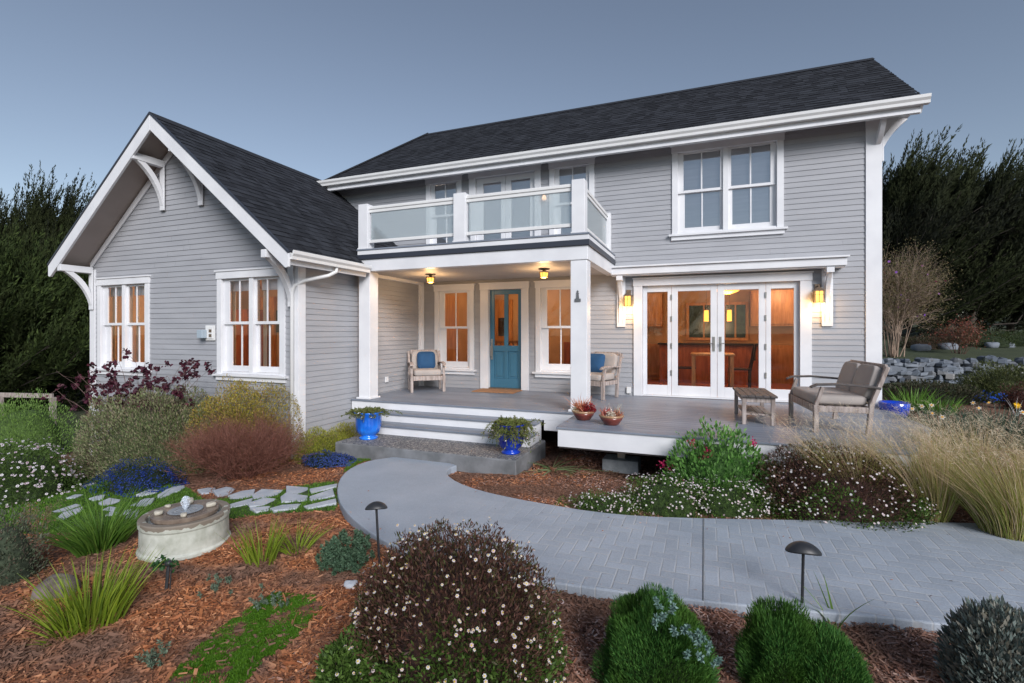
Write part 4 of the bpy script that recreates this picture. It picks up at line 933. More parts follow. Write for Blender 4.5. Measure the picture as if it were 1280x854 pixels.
# left hand group
for px, d, Hh, R, lab, tk, br in ((52, 27, 10.9, 4.2, 'tallest cypress with a ragged pointed crown left of the gable', 1, .06), (112, 25, 10.6, 2.8, 'wind bent cypress with bare grey trunks beside the gable', 3, .42),
                          (-20, 26, 9.0, 4.2, 'cypress at the far left edge with gaps of sky', 1, .1), (12, 19, 4.6, 3.6, 'low spreading green cypress behind the rail fence', 1, .02), (88, 20, 4.4, 3.2, 'bushy low cypress left of the white corner board', 1, .02), (150, 30, 9, 4, 'cypress behind the left wing of the house', 1, .05)):
    grn = d < 22
    cypress(dirp(px, d), Hh*(.79 if d > 22 else 1), R, lab, wind=(.28, .1, .08), trunks=tk, bare=br, nl=100 if not grn else 80, up=.15 if grn else .5, cols=[(.018, .032, .008), (.038, .060, .014), (.06, .088, .020), (.024, .038, .010)] if grn else None)
cypress(dirp(-60, 17), 4.5, 3.5, 'low green cypress at the left border of the view', wind=(.2, .1, 0), bare=.02, up=.15, cols=[(.018, .032, .008), (.038, .060, .014), (.06, .088, .020)])
# trees standing behind the photographer: their reflections show in the door glass
for x, y, Hh in ((-20, -30, 6), (-4, -34, 6.5), (14, -30, 5.5)):
    cypress((x, y, g1(x, y)), Hh, 4, 'dark tree standing across the garden behind the viewpoint', group='trees behind the viewpoint', nl=45, dens=.8)

# far left rail fence
fp = [dirp(-60, 14.5), dirp(0, 14.2), dirp(66, 14)]
t = empty('rail_fence', fp[1], 'low pale wooden rail fence at the left edge below the cypresses', 'fence')
mb = MB(); mb.beam(Vector(fp[0][:2]+(-.62,)), Vector(fp[2][:2]+(-.62,)), .05, .13); part('rail', mb, M['teak'], t)
for p in fp:
    mb = MB(); mb.box(p[0]-.06, p[0]+.06, p[1]-.06, p[1]+.06, p[2]-.2, -.66); part('post', mb, M['teak'], t)

# ------------------------------------------------------------------ stone wall at the right
def blobmesh(c, r, rotz=0, jag=.25, n=(8, 5)):
    ph = rng.uniform(0, 6, 4); mb = MB()
    def fn(u, v):
        th = 2*pi*u; f_ = -pi/2+pi*v; e = .6
        sg = lambda a: math.copysign(abs(a)**e, a)
        q = 1+jag*.5*(sin(th*2+ph[0])*cos(f_*2+ph[1])+.6*sin(th*3+ph[2]))
        x, y, z = r[0]*sg(cos(f_))*sg(cos(th))*q, r[1]*sg(cos(f_))*sg(sin(th))*q, r[2]*sg(sin(f_))*q
        return (c[0]+x*cos(rotz)-y*sin(rotz), c[1]+x*sin(rotz)+y*cos(rotz), c[2]+z)
    mb.grid(fn, n[0], n[1], True); return mb
STONE = leafmat('blue grey fieldstone', [(.07, .085, .11), (.13, .15, .18), (.20, .22, .25), (.10, .115, .14), (.26, .25, .24)], rough=.85, transl=0)
mb = MB(); xx = 3.6
while xx < 12.5:
    row = xx; xx += .25
    for k in range(6):
        yb = 16.62+(xx-4)*.28+rng.uniform(-.04, .06)-.05*(5-k)*.3; zb = g1(xx, yb-.4)+.02+k*.115+rng.uniform(-.02, .02)
        s_ = blobmesh((xx+rng.uniform(-.12, .12), yb, zb+rng.uniform(-.03, .03)), (rng.uniform(.10, .20), .16, rng.uniform(.055, .10)), .27+rng.uniform(-.3, .3), .55); mb.add(s_.v, s_.f)
o = part('stone_wall', mb, STONE, smooth=False); tag(o, 'low dry stone retaining wall of blue grey fieldstone right of the house', 'wall')
mb = MB(); mb.prism([(3.3, 16.55), (13, 19.25), (13, 19.6), (3.3, 16.9)], 2, -.5, .32); w2 = part('wall_core', mb, M['conc'], o)
for px, py, s_ in ((1150, 447, .25), (1185, 443, .3), (1240, 441, .2), (1258, 438, .22)):
    p = dirp(px, 16.8+(px-1150)*.01); sm = blobmesh((p[0], p[1], p[2]+.06), (s_, s_*.8, s_*.55), .4, .3, (10, 6))
    tag(part('boulder', sm, STONE, smooth=True), 'grey boulder resting on the bank above the stone wall', 'stone', 'boulders above the stone wall')
# ================================================================== garden objects
# stepping stones in the grass (outlines measured on the ground)
ST1 = [[(765,570),(870,560),(870,598),(765,598)],[(890,570),(1025,540),(1020,558),(900,588)],[(735,620),(760,608),(865,605),(860,630),(740,640)],[(890,608),(1000,582),(1010,610),(890,628)],[(860,662),(1015,627),(1018,650),(880,672)],[(585,600),(630,575),(735,572),(700,600),(590,620)],[(560,650),(640,625),(695,622),(670,645),(570,660)],[(455,605),(520,585),(585,575),(575,605),(470,630)],[(465,650),(575,627),(560,648),(468,668)],[(680,680),(740,655),(830,650),(810,672),(700,690)],[(570,680),(670,660),(660,680),(600,695)],[(375,585),(440,560),(485,562),(450,595),(400,605)],[(290,580),(340,565),(378,560),(365,585),(310,592)],[(80,600),(150,560),(210,555),(190,575),(90,612)]]
ST2 = [[(0,355),(60,348),(40,375),(0,380)],[(160,345),(265,330),(262,345),(180,350)],[(445,345),(500,322),(550,322),(500,345)],[(350,430),(500,390),(530,395),(400,440)],[(385,480),(420,455),(545,422),(530,440),(440,480)],[(598,350),(660,325),(700,322),(680,350),(620,362)],[(665,385),(730,355),(800,355),(780,380),(700,392)],[(860,300),(920,270),(990,268),(960,285),(880,305)],[(915,330),(990,290),(1060,290),(1040,310),(950,332)],[(1060,335),(1110,290),(1190,268),(1225,272),(1190,295),(1080,345)],[(875,390),(960,362),(1025,355),(1000,385),(930,402)],[(840,480),(880,440),(925,425),(915,475),(870,490)],[(800,465),(840,430),(875,425),(860,450)],[(540,268),(620,240),(630,245),(560,272)],[(700,465),(740,440),(790,440),(770,460)],[(690,425),(730,410),(775,412),(760,430)]]
polys = [[(180+x/4.267, 480+y/4.267) for x, y in P] for P in ST1]+[[(x/5.333, 560+y/5.333) for x, y in P] for P in ST2]
SLAB = mat('blue grey flagstone', (.34, .375, .425), (.48, .505, .54), scale=5, rough=.75, bump=.5, bscale=30)
stone_xy = []
for P in polys:
    W_p = [at(*p)[:2] for p in P]; cx = sum(p[0] for p in W_p)/len(W_p); cy = sum(p[1] for p in W_p)/len(W_p)
    W_p = [(cx+(a-cx)*1.13, cy+(b_-cy)*1.13) for a, b_ in W_p]; stone_xy.append(W_p); z = g1(cx, cy); mb = MB(); mb.prism(W_p, 2, z-.04, z+.020)
    o = part('stepping_stone', mb, SLAB, bevel=.008)
    tag(o, 'irregular flat grey stepping stone set in the grass between the path and the shrubs', 'stepping stone', 'stepping stones in the grass')
# lawn between the stones
lp = [at(*p)[:2] for p in [(-60, 612), (0, 612), (60, 604), (112, 596), (150, 603), (200, 606), (238, 612), (262, 628), (300, 622), (360, 612), (421, 603), (424, 626), (420, 640), (370, 643), (300, 650), (240, 655), (190, 645), (170, 652), (150, 672), (110, 668), (70, 668), (0, 668), (-60, 668)]]
lp2 = [at(*p)[:2] for p in [(428, 592), (440, 574), (470, 571), (487, 572.5), (468, 575), (447, 581)]]
lp3 = [at(*p)[:2] for p in [(205, 862), (235, 820), (262, 795), (300, 768), (345, 744), (395, 744), (404, 762), (372, 800), (325, 835), (300, 862)]]
lp4 = [at(*p)[:2] for p in [(690, 735), (720, 733), (760, 740), (800, 748), (800, 756), (740, 750)]]
lp5 = [at(*p)[:2] for p in [(690, 634), (720, 637), (800, 648), (1100, 651), (1100, 645), (800, 640), (700, 622)]]
allst = stone_xy
def fill(poly, n, keep=None):
    xs = [p[0] for p in poly]; ys = [p[1] for p in poly]; X = rng.uniform(min(xs), max(xs), n*3); Y = rng.uniform(min(ys), max(ys), n*3)
    k = inpoly(X, Y, poly); X, Y = X[k][:n], Y[k][:n]; return X, Y
def grassfill(name, poly, n, L_, W, cols, lab=None, off=.0):
    X, Y = fill(poly, n)
    for s_ in allst:
        xs = [p[0] for p in s_]; ys = [p[1] for p in s_]; k = ~((X > min(xs)) & (X < max(xs)) & (Y > min(ys)) & (Y < max(ys)) & inpoly(X, Y, s_)); X, Y = X[k], Y[k]
    k = ~inpoly(X, Y, OUTS); X, Y = X[k], Y[k]
    P = np.stack([X, Y, gh(X, Y)-.004], 1); D = unit(rng.normal(size=P.shape)*.45+np.array([0, 0, 1]))
    if name == 'moss_patch':
        k = (np.sin(X*23+1)*np.sin(Y*19)+.6*np.sin(X*51)*np.sin(Y*47+2)+rng.normal(size=len(X))*.55+.5*np.sin(X*9+2)*np.sin(Y*8)) > .0; P, D, X, Y = P[k], D[k], X[k], Y[k]
    h = .6+.5*np.sin(X*6)*np.sin(Y*5+1)
    v, f = leafmesh(P, D, L_*rng.uniform(.4, 1.1, len(P))*(.6+.5*h), W); o = link(name, v, f, leafmat(name+' blades', cols, transl=.3)); return tag(o, lab, 'grass', kind='stuff')
# turf base sheets, draped 6 mm above the soil
def turf(poly, name='lawn_soil'):
    xs = [p[0] for p in poly]; ys = [p[1] for p in poly]; X = np.arange(min(xs), max(xs), .04); Y = np.arange(min(ys), max(ys), .04); A_, B_ = np.meshgrid(X, Y)
    Z_ = gh(A_, B_)+.006; k = inpoly(A_, B_, poly) & ~inpoly(A_, B_, OUTS); n_y, n_x = A_.shape; ii = np.arange(n_x*n_y).reshape(n_y, n_x)
    c = k[:-1, :-1] & k[1:, 1:] & k[:-1, 1:] & k[1:, :-1]; Fq = np.stack([ii[:-1, :-1], ii[:-1, 1:], ii[1:, 1:], ii[1:, :-1]], -1)[c]
    o = link(name, np.stack([A_, B_, Z_], -1).reshape(-1, 3), Fq, M['turf'], smooth=True); tag(o, kind='structure')
M['turf'] = mat('mossy turf', (.018, .045, .008), (.06, .11, .02), scale=14, rough=.95, bump=.8, bscale=80)
turf(lp); turf(lp2)
G1 = [(.05, .12, .012), (.09, .20, .02), (.15, .29, .035), (.06, .15, .016)]
grassfill('lawn_grass', lp, 60000, .045, .006, G1, 'short green lawn grass growing between the stepping stones')
grassfill('grass_patch', lp2, 6000, .04, .006, [(.06, .12, .01), (.10, .19, .02), (.14, .23, .03)], 'small bright grass patch at the landing corner')
grassfill('moss_patch', lp3, 110000, .02, .005, [(.04, .12, .008), (.08, .20, .012), (.12, .26, .02)], 'flat green moss growing on the mulch in the foreground')
grassfill('grass_fringe', lp4, 1500, .035, .007, G1, 'thin green fringe along the near path edge')
grassfill('grass_fringe', lp5, 3500, .04, .007, G1, 'thin green fringe along the far path edge')

# bark mulch chips
def chips(name, n, xr, yr, cols, lab, dens=None, big=1.):
    X = rng.uniform(xr[0], xr[1], n); Y = rng.uniform(yr[0], yr[1], n)
    k = ~inpoly(X, Y, OUTS); k &= ~((X > -5.18) & (X < -2.2) & (Y > 5.8) & (Y < 7.2)); k &= ~((X < XW+.1) & (Y > YG-.05)); k &= ~(Y > 9.4)
    for p in (lp, lp2): k &= ~inpoly(X, Y, p)
    k &= ~(inpoly(X, Y, lp3) & (rng.random(n) < .90))
    if dens is not None: k &= rng.random(n) < dens(X, Y)
    X, Y = X[k], Y[k]; m_ = len(X); P = np.stack([X, Y, np.where((X > -5.8) & (Y > 7.2), gh(X, Y), gh(X, Y))+rng.uniform(-.004, .016, m_)], 1)
    a = rng.uniform(0, 2*pi, m_); D = np.stack([np.cos(a), np.sin(a), rng.normal(size=m_)*.22], 1); D = unit(D); S = unit(np.cross(D, np.array([0, 0, 1])+rng.normal(size=(m_, 3))*.35)); Nn = np.cross(S, D)
    Ls = big*.0125*np.exp(rng.normal(size=m_)*.55); Ws = np.minimum(Ls*.55, .0042*np.exp(rng.normal(size=m_)*.45)*big); j = lambda: rng.uniform(.6, 1, m_)[:, None]
    Ls, Ws = Ls[:, None], Ws[:, None]
    V = np.stack([P-D*Ls-S*Ws*j(), P+D*Ls-S*Ws*j(), P+D*Ls+S*Ws*j(), P-D*Ls+S*Ws*j()], 1).reshape(-1, 3); Fq = np.arange(4*m_).reshape(m_, 4)
    return tag(link(name, V, Fq, leafmat(name+' chips', cols, rough=.85, transl=0, patch=((.20, .11, .075), 1.6))), lab, 'mulch', kind='stuff')
MC = [(0.098, 0.034, 0.017), (0.280, 0.091, 0.035), (0.504, 0.196, 0.077), (0.364, 0.126, 0.053), (0.700, 0.336, 0.168), (0.182, 0.063, 0.028), (0.420, 0.154, 0.063)]
MG = [(0.112, 0.050, 0.035), (0.252, 0.112, 0.073), (0.420, 0.217, 0.147), (0.322, 0.154, 0.105), (0.616, 0.434, 0.364), (0.168, 0.081, 0.056)]
wl = lambda X, Y: 1/(1+np.exp((X+1.6)*3))
chips('bark_mulch', 150000, (-8.5, -1.0), (.9, 7.2), MC, 'orange brown bark mulch covering the left garden bed', wl)
chips('bark_mulch', 60000, (-4.5, -1.0), (1.2, 4.2), MC, 'orange brown bark chips around the fountain', wl, 1.35)
chips('bark_mulch', 130000, (-2.8, 4.5), (1.8, 4.2), MG, 'greyish brown bark mulch in front of the path', lambda X, Y: 1-wl(X, Y))
chips('bark_mulch', 110000, (-3.5, 4.5), (4.4, 8.0), MG, 'brown bark mulch between the path and the deck', lambda X, Y: 1-wl(X, Y)*.7)

n = 420; X = rng.uniform(-4.5, 3.2, n); Y = rng.uniform(2.9, 6.2, n); k = inpoly(X, Y, OUTS)
dmin = np.min(np.stack([np.hypot(X-a, Y-b_) for a, b_ in OUTS]), 0); k &= rng.random(n) < np.exp(-dmin*5)+.05; X, Y = X[k], Y[k]; m_ = len(X); a = rng.uniform(0, 2*pi, m_)
v, f = leafmesh(np.stack([X, Y, np.full(m_, PZ+.004)], 1), np.stack([np.cos(a), np.sin(a), rng.uniform(.02, .2, m_)], 1), .026*rng.uniform(.4, 1.3, m_), .009); tag(link('leaf_litter', v, f, leafmat('dry leaf litter', MG, transl=0)), 'stray bark chips and dry leaves scattered on the concrete path', 'leaf litter', kind='stuff')
# fountain
fx, fy = -4.20, 2.93; fz = g1(fx, fy)-.01
t = empty('fountain', (fx, fy, fz), 'round pale stone garden fountain bubbling in the mulch bed', 'fountain')
m_bowl, nt, b = _new('pale weathered cast stone'); N = nt.nodes; L = nt.links
tc = N.new('ShaderNodeTexCoord'); n1 = N.new('ShaderNodeTexNoise'); n1.inputs['Scale'].default_value = 9; n1.inputs['Detail'].default_value = 6; L.new(tc.outputs['Object'], n1.inputs['Vector'])
r1 = N.new('ShaderNodeValToRGB'); r1.color_ramp.elements[0].position = .35; r1.color_ramp.elements[1].position = .65; r1.color_ramp.elements[0].color = (.34, .35, .29, 1); r1.color_ramp.elements[1].color = (.54, .55, .49, 1); L.new(n1.outputs[0], r1.inputs[0])
sp = N.new('ShaderNodeSeparateXYZ'); L.new(tc.outputs['Object'], sp.inputs[0]); mpp = N.new('ShaderNodeMapping'); mpp.inputs['Scale'].default_value = (9, 9, 1.5); L.new(tc.outputs['Object'], mpp.inputs[0])
n2 = N.new('ShaderNodeTexNoise'); n2.inputs['Scale'].default_value = 1.0; n2.inputs['Detail'].default_value = 3; L.new(mpp.outputs[0], n2.inputs['Vector'])
def mth(op, a, b_=None):
    q = N.new('ShaderNodeMath'); q.operation = op; q.use_clamp = False
    for i, v in enumerate((a, b_)):
        if v is None: continue
        if isinstance(v, (int, float)): q.inputs[i].default_value = v
        else: L.new(v, q.inputs[i])
    return q.outputs[0]
wet = mth('GREATER_THAN', mth('ADD', sp.outputs[2], mth('MULTIPLY', n2.outputs[0], .16)), .352)
mx = N.new('ShaderNodeMix'); mx.data_type = 'RGBA'; L.new(mth('MULTIPLY', wet, .85), mx.inputs[0]); L.new(r1.outputs[0], mx.inputs[6]); mx.inputs[7].default_value = (.16, .12, .09, 1); L.new(mx.outputs[2], b.inputs['Base Color']); b.inputs['Roughness'].default_value = .7
bp = N.new('ShaderNodeBump'); bp.inputs['Strength'].default_value = .3; bp.inputs['Distance'].default_value = .01; L.new(n1.outputs[0], bp.inputs['Height']); L.new(bp.outputs[0], b.inputs['Normal'])
mb = MB(); mb.lathe([(.335, 0), (.345, .012), (.345, .035), (.330, .05), (.326, .22), (.335, .235), (.338, .282), (.332, .29), (.285, .29), (.275, .275), (.272, .20)], (fx, fy, fz), 64); part('bowl', mb, m_bowl, t, smooth=False, bevel=.003)
WETS = mat('wet brown stone', (.13, .095, .075), (.22, .17, .13), scale=10, rough=.25, bump=.3, bscale=40)
mb = MB(); mb.lathe([(.10, .15), (.235, .255), (.25, .28), (.25, .305), (.24, .312), (.14, .306), (.13, .295), (.0, .29)], (fx, fy, fz), 64); part('basin_disc', mb, WETS, t, smooth=False)
WAT = bpy.data.materials.new('clear water'); WAT.use_nodes = True; b = WAT.node_tree.nodes['Principled BSDF']; b.inputs['Base Color'].default_value = (.30, .34, .38, 1); b.inputs['Roughness'].default_value = .04; b.inputs['Transmission Weight'].default_value = .2; b.inputs['IOR'].default_value = 1.33; b.inputs['Alpha'].default_value = .75
mb = MB(); mb.grid(lambda u, v: (fx+.132*v*cos(2*pi*u), fy+.132*v*sin(2*pi*u), fz+.312+.0035*sin(v*26)*(1-v)), 48, 24, True); part('water', mb, WAT, t, smooth=True)
mb = MB(); mb.grid(lambda u, v: (fx+.272*cos(2*pi*u)*(.6+.4*v), fy+.272*sin(2*pi*u)*(.6+.4*v), fz+.245), 40, 2, True); part('water', mb, WAT, t)
SPR = bpy.data.materials.new('white water spray'); SPR.use_nodes = True; b = SPR.node_tree.nodes['Principled BSDF']; b.inputs['Base Color'].default_value = (.75, .82, .90, 1); b.inputs['Alpha'].default_value = .45; b.inputs['Roughness'].default_value = .15
nn = 900; a = rng.uniform(0, 2*pi, nn); h = rng.uniform(0, 1, nn); rr = .004+.032*np.sin(h*2.6)**1.0*rng.random(nn)
P = np.stack([fx+rr*np.cos(a), fy+rr*np.sin(a), fz+.31+.115*h], 1); v, f = discs(P, rng.normal(size=(nn, 3)), .0045, 6, 1); link('water_jet', v, f, SPR, t)['kind'] = 'stuff'
mb = MB(); mb.tube([(fx, fy, fz+.30), (fx, fy, fz+.345), (fx, fy, fz+.39), (fx, fy, fz+.41)], [.008, .013, .019, .009], 10); part('water_jet', mb, SPR, t, smooth=True)
for (a, rr, s_) in ((4.1, .19, .035), (5.6, .17, .030), (2.4, .20, .045), (.9, .19, .04), (3.2, .21, .025)):
    o = part('pebble', blobmesh((fx+rr*cos(a), fy+rr*sin(a), fz+.312+s_*.35), (s_, s_*.8, s_*.5), a, .15, (12, 8)), mat('beige pebble', (.35, .32, .26), (.5, .46, .38), scale=20, rough=.5), t, smooth=True)
# black stake light just below the fountain
p = at(207, 741); e = at(199, 712); t = empty('stake_light', p, 'short black garden stake light leaning under the fountain rim', 'garden light')
top = (p[0]-.03, p[1]+.04, p[2]+.17)
mb = MB(); mb.tube([(p[0], p[1], p[2]-.03), top], [.011, .011]); mb.tube([(p[0]+.03, p[1]+.01, p[2]+.02), (top[0]+.03, top[1], top[2]-.01)], .004, 5); part('stake', mb, M['black'], t)
mb = MB(); mb.lathe([(.012, 0), (.024, .01), (.024, .03), (.012, .04)], (top[0], top[1], top[2]-.01), 16); part('lamp_head', mb, M['black'], t, smooth=True)

q_ = np.array(top)+rng.normal(size=(60, 3))*np.array([.05, .03, .015])-np.array([.04, 0, .0]); v, f = leafmesh(q_, rng.normal(size=(60, 3))+np.array([0, -.4, .2]), .04, .028); iv = link('ivy_sprig', v, f, leafmat('ivy leaves', [(.02, .07, .02), (.04, .11, .035)])); tag(iv, 'small dark green ivy sprig under the fountain rim', 'plant')
# path lights with drooping hoods
def pathlight(base, top, wid, ang, label):
    t = empty('path_light', base, label, 'garden light', 'black path lights')
    b0 = Vector(base); tp = Vector(top)
    part('stem', MB().tube([b0-Vector((0, 0, .1)), tp], .0095, 10), M['black'], t)
    mb = MB()
    def fn(u, v):
        th = 2*pi*u; f_ = -pi/2+pi*v; x = wid*.5*cos(f_)*cos(th); y = wid*.34*cos(f_)*sin(th); z = wid*.17*sin(f_)*(1 if f_ > 0 else .05)
        z -= wid*.20*(x/(wid*.5))**2*.75+wid*.08*(y/(wid*.34))**2
        return (tp.x+x*cos(ang)-y*sin(ang), tp.y+x*sin(ang)+y*cos(ang), tp.z+z+.012)
    mb.grid(fn, 28, 14, True); part('hood', mb, M['black'], t, smooth=True)
b1 = at(475, 707); pathlight(b1, (b1[0]-.05, b1[1]+.02, b1[2]+.445), .175, .55, 'small black path light with drooping hood beside the curved path')
b2 = at(1002, 768); pathlight(b2, (b2[0]+.01, b2[1], b2[2]+.42), .215, .10, 'larger black path light with drooping hood standing behind the green mound')

# planters on the landing
def urn(c, H_, R, label, mm, plant, flute=True):
    t = empty('urn_planter', c, label, 'planter', 'blue glazed urns on the landing')
    prof = [(.60, 0), (.64, .02), (.63, .07), (.50, .11), (.50, .14), (.70, .22), (.80, .34), (.84, .55), (.86, .80), (.93, .92), (1.0, .97), (1.0, 1.0), (.93, 1.0), (.86, .93), (.80, .90)]
    fn = lambda th, z: 1+(.028*abs(sin(th*9)) if (.14*H_ < z < .9*H_ and flute) else 0)+(.03*sin(th*6) if z > .95*H_ else 0)
    mb = MB(); mb.lathe([(r*R, z*H_) for r, z in prof], c, 90, fn); part('urn', mb, mm, t, smooth=True)
    part('soil', MB().lathe([(R*.82, H_*.90), (R*.4, H_*.93), (0.01, H_*.94)], c, 24), M['soil'], t)
    cc = np.array(c)+np.array([0, 0, H_*.93])
    n = plant['n']; P0 = cc+np.stack([rng.normal(size=n)*R*.35, rng.normal(size=n)*R*.35, np.zeros(n)], 1); a = rng.uniform(0, 2*pi, n); out = np.stack([np.cos(a), np.sin(a), np.zeros(n)], 1)
    reach = plant['reach']*rng.uniform(.4, 1.1, n)[:, None]; upz = plant['up']*rng.uniform(.3, 1.1, n)[:, None]; Aa = []; Bb = []; LP = []; LD = []; prev = P0
    for k in range(1, 7):
        u_ = k/6; p = P0+out*reach*u_+np.array([0, 0, 1])*upz*u_*(2-u_)*.8-np.array([0, 0, 1])*plant['droop']*u_**2.5*reach/plant['reach']*rng.uniform(.6, 1.2, n)[:, None]+rng.normal(size=(n, 3))*.008
        Aa.append(prev); Bb.append(p); m_ = plant['lpn']
        for _ in range(m_): w_ = rng.random(n)[:, None]; LP.append(prev*w_+p*(1-w_)); LD.append(unit(p-prev)+rng.normal(size=(n, 3))*.8)
        prev = p
    v, f = segmesh(np.concatenate(Aa), np.concatenate(Bb), .0022, .0018); link('stem', v, f, leafmat('stems', [(.07, .08, .03), (.12, .09, .05)], transl=0), t)['kind'] = 'stuff'
    LP = np.concatenate(LP); LD = np.concatenate(LD); v, f = leafmesh(LP, LD, .034*rng.uniform(.6, 1.3, len(LP)), .013); link('foliage', v, f, leafmat('trailing leaves', plant['cols']), t)
    if plant.get('fl'):
        k, fc, fr_ = plant['fl']; ii = rng.integers(0, len(prev), k); P = prev[ii]+rng.normal(size=(k, 3))*.012; v, f = discs(P, np.array([0, -.5, .8])+rng.normal(size=(k, 3))*.4, fr_, 10, .7); link('blossom', v, f, leafmat('urn petals', [fc], transl=.3), t)['kind'] = 'stuff'
    return t
urn((-4.83, 6.24, -.44), .42, .225, 'bright cobalt fluted urn at the left end of the front steps', M['bluegl'], dict(n=130, reach=.27, up=.10, droop=.09, lpn=8, cols=[(.07, .10, .02), (.14, .17, .05), (.20, .19, .08)], fl=(26, (.8, .8, .78), .016)))
urn((-2.45, 6.20, -.44), .40, .205, 'deep blue glazed urn with a trailing plant at the right end of the landing', M['bluegl2'], dict(n=190, reach=.30, up=.16, droop=.30, lpn=8, cols=[(.07, .10, .02), (.15, .19, .04), (.22, .21, .09)], fl=(22, (.45, .06, .03), .012)))
# succulent bowls on the deck
def bowl(c, R, H_, label, kinds):
    t = empty('bowl_planter', c, label, 'planter', 'red glazed bowls of succulents on the deck')
    part('bowl', MB().lathe([(.55*R, 0), (.62*R, .01), (.9*R, .55*H_), (.985*R, .78*H_)], c, 48), M['terra'], t, smooth=True)
    part('rim', MB().lathe([(.985*R, .78*H_), (1.03*R, .82*H_), (1.04*R, 1.0*H_), (.97*R, 1.0*H_), (.93*R, .93*H_), (.5*R, .93*H_), (.01, .94*H_)], c, 48), M['terrarim'], t, smooth=True)
    for (dx, dy, hh, rad, n, cols, kind) in kinds:
        b0 = np.array(c)+np.array([dx, dy, H_*.93]); 
        if kind == 'spike':
            d = hemi(n); d[:, 2] += .6; P = b0+rng.normal(size=(n, 3))*np.array([rad*.35, rad*.35, 0]); v, f = blademesh(P, d, hh*rng.uniform(.5, 1.1, n), .014, rng.normal(size=(n, 3))*.12, 3)
        else:
            d = hemi(n); P = b0+d*np.array([rad, rad, hh])*rng.uniform(.3, 1, n)[:, None]; v, f = leafmesh(P, d+rng.normal(size=(n, 3))*.5, .022, .014)
        link('succulent', v, f, leafmat('succulent leaves', cols, transl=.1), t)
bowl((-1.54, 6.62, 0), .155, .13, 'red glazed bowl of dark red and coral succulents beside the porch column', [(-.04, 0, .22, .10, 110, [(.55, .16, .08), (.62, .28, .14), (.40, .10, .06)], 'spike'), (.07, -.02, .12, .11, 700, [(.20, .01, .015), (.34, .02, .03), (.12, .01, .012)], 'mound'), (-.10, -.04, .06, .06, 120, [(.55, .5, .4), (.4, .35, .2)], 'mound')])
bowl((-1.12, 6.40, 0), .155, .13, 'red glazed bowl with a white rosette and pink spiky succulents near the deck edge', [(-.06, 0, .12, .10, 90, [(.50, .10, .10), (.45, .20, .14)], 'spike'), (.05, .02, .22, .06, 16, [(.35, .38, .30), (.45, .40, .33)], 'spike'), (0, -.07, .06, .055, 220, [(.72, .66, .55), (.6, .5, .4)], 'mound'), (.08, 0, .10, .07, 60, [(.45, .12, .08), (.55, .3, .2)], 'spike'), (-.05, .04, .20, .05, 50, [(.25, .32, .27)], 'mound')])
part_ = MB().lathe([(.10, 0), (.13, .03), (.19, .22), (.205, .35), (.195, .36), (.18, .34), (.15, .30), (.01, .30)], (2.74, 9.22, -.24), 48)
tag(part('glazed_bowl', part_, M['bluegl2'], smooth=True), 'shiny deep blue bowl behind the right corner of the deck', 'bowl')

# pier block under the deck
px_, py_ = -1.03, 6.68; gz = g1(px_, py_)-.13
gz = -.66
t = empty('pier_block', (px_, py_, gz), 'grey concrete pier block under the front edge of the deck', 'pier block')
part('block', MB().box(px_-.235, px_+.235, py_-.16, py_+.16, gz, gz+.17), mat('pale concrete block', (.24, .26, .27), (.33, .35, .36), scale=12, rough=.85, bump=.3, bscale=60), t, bevel=.01)
part('post_bracket', MB().box(px_-.05, px_+.05, py_-.05, py_+.05, gz+.171, -.26), M['steel'], t)

# doormat
mb = MB(); mb.box(-4.36, -3.46, 8.88, 9.42, .003, .018); o = part('doormat', mb, M['mat'], bevel=.004); tag(o, 'tan coir doormat in front of the blue door', 'doormat')

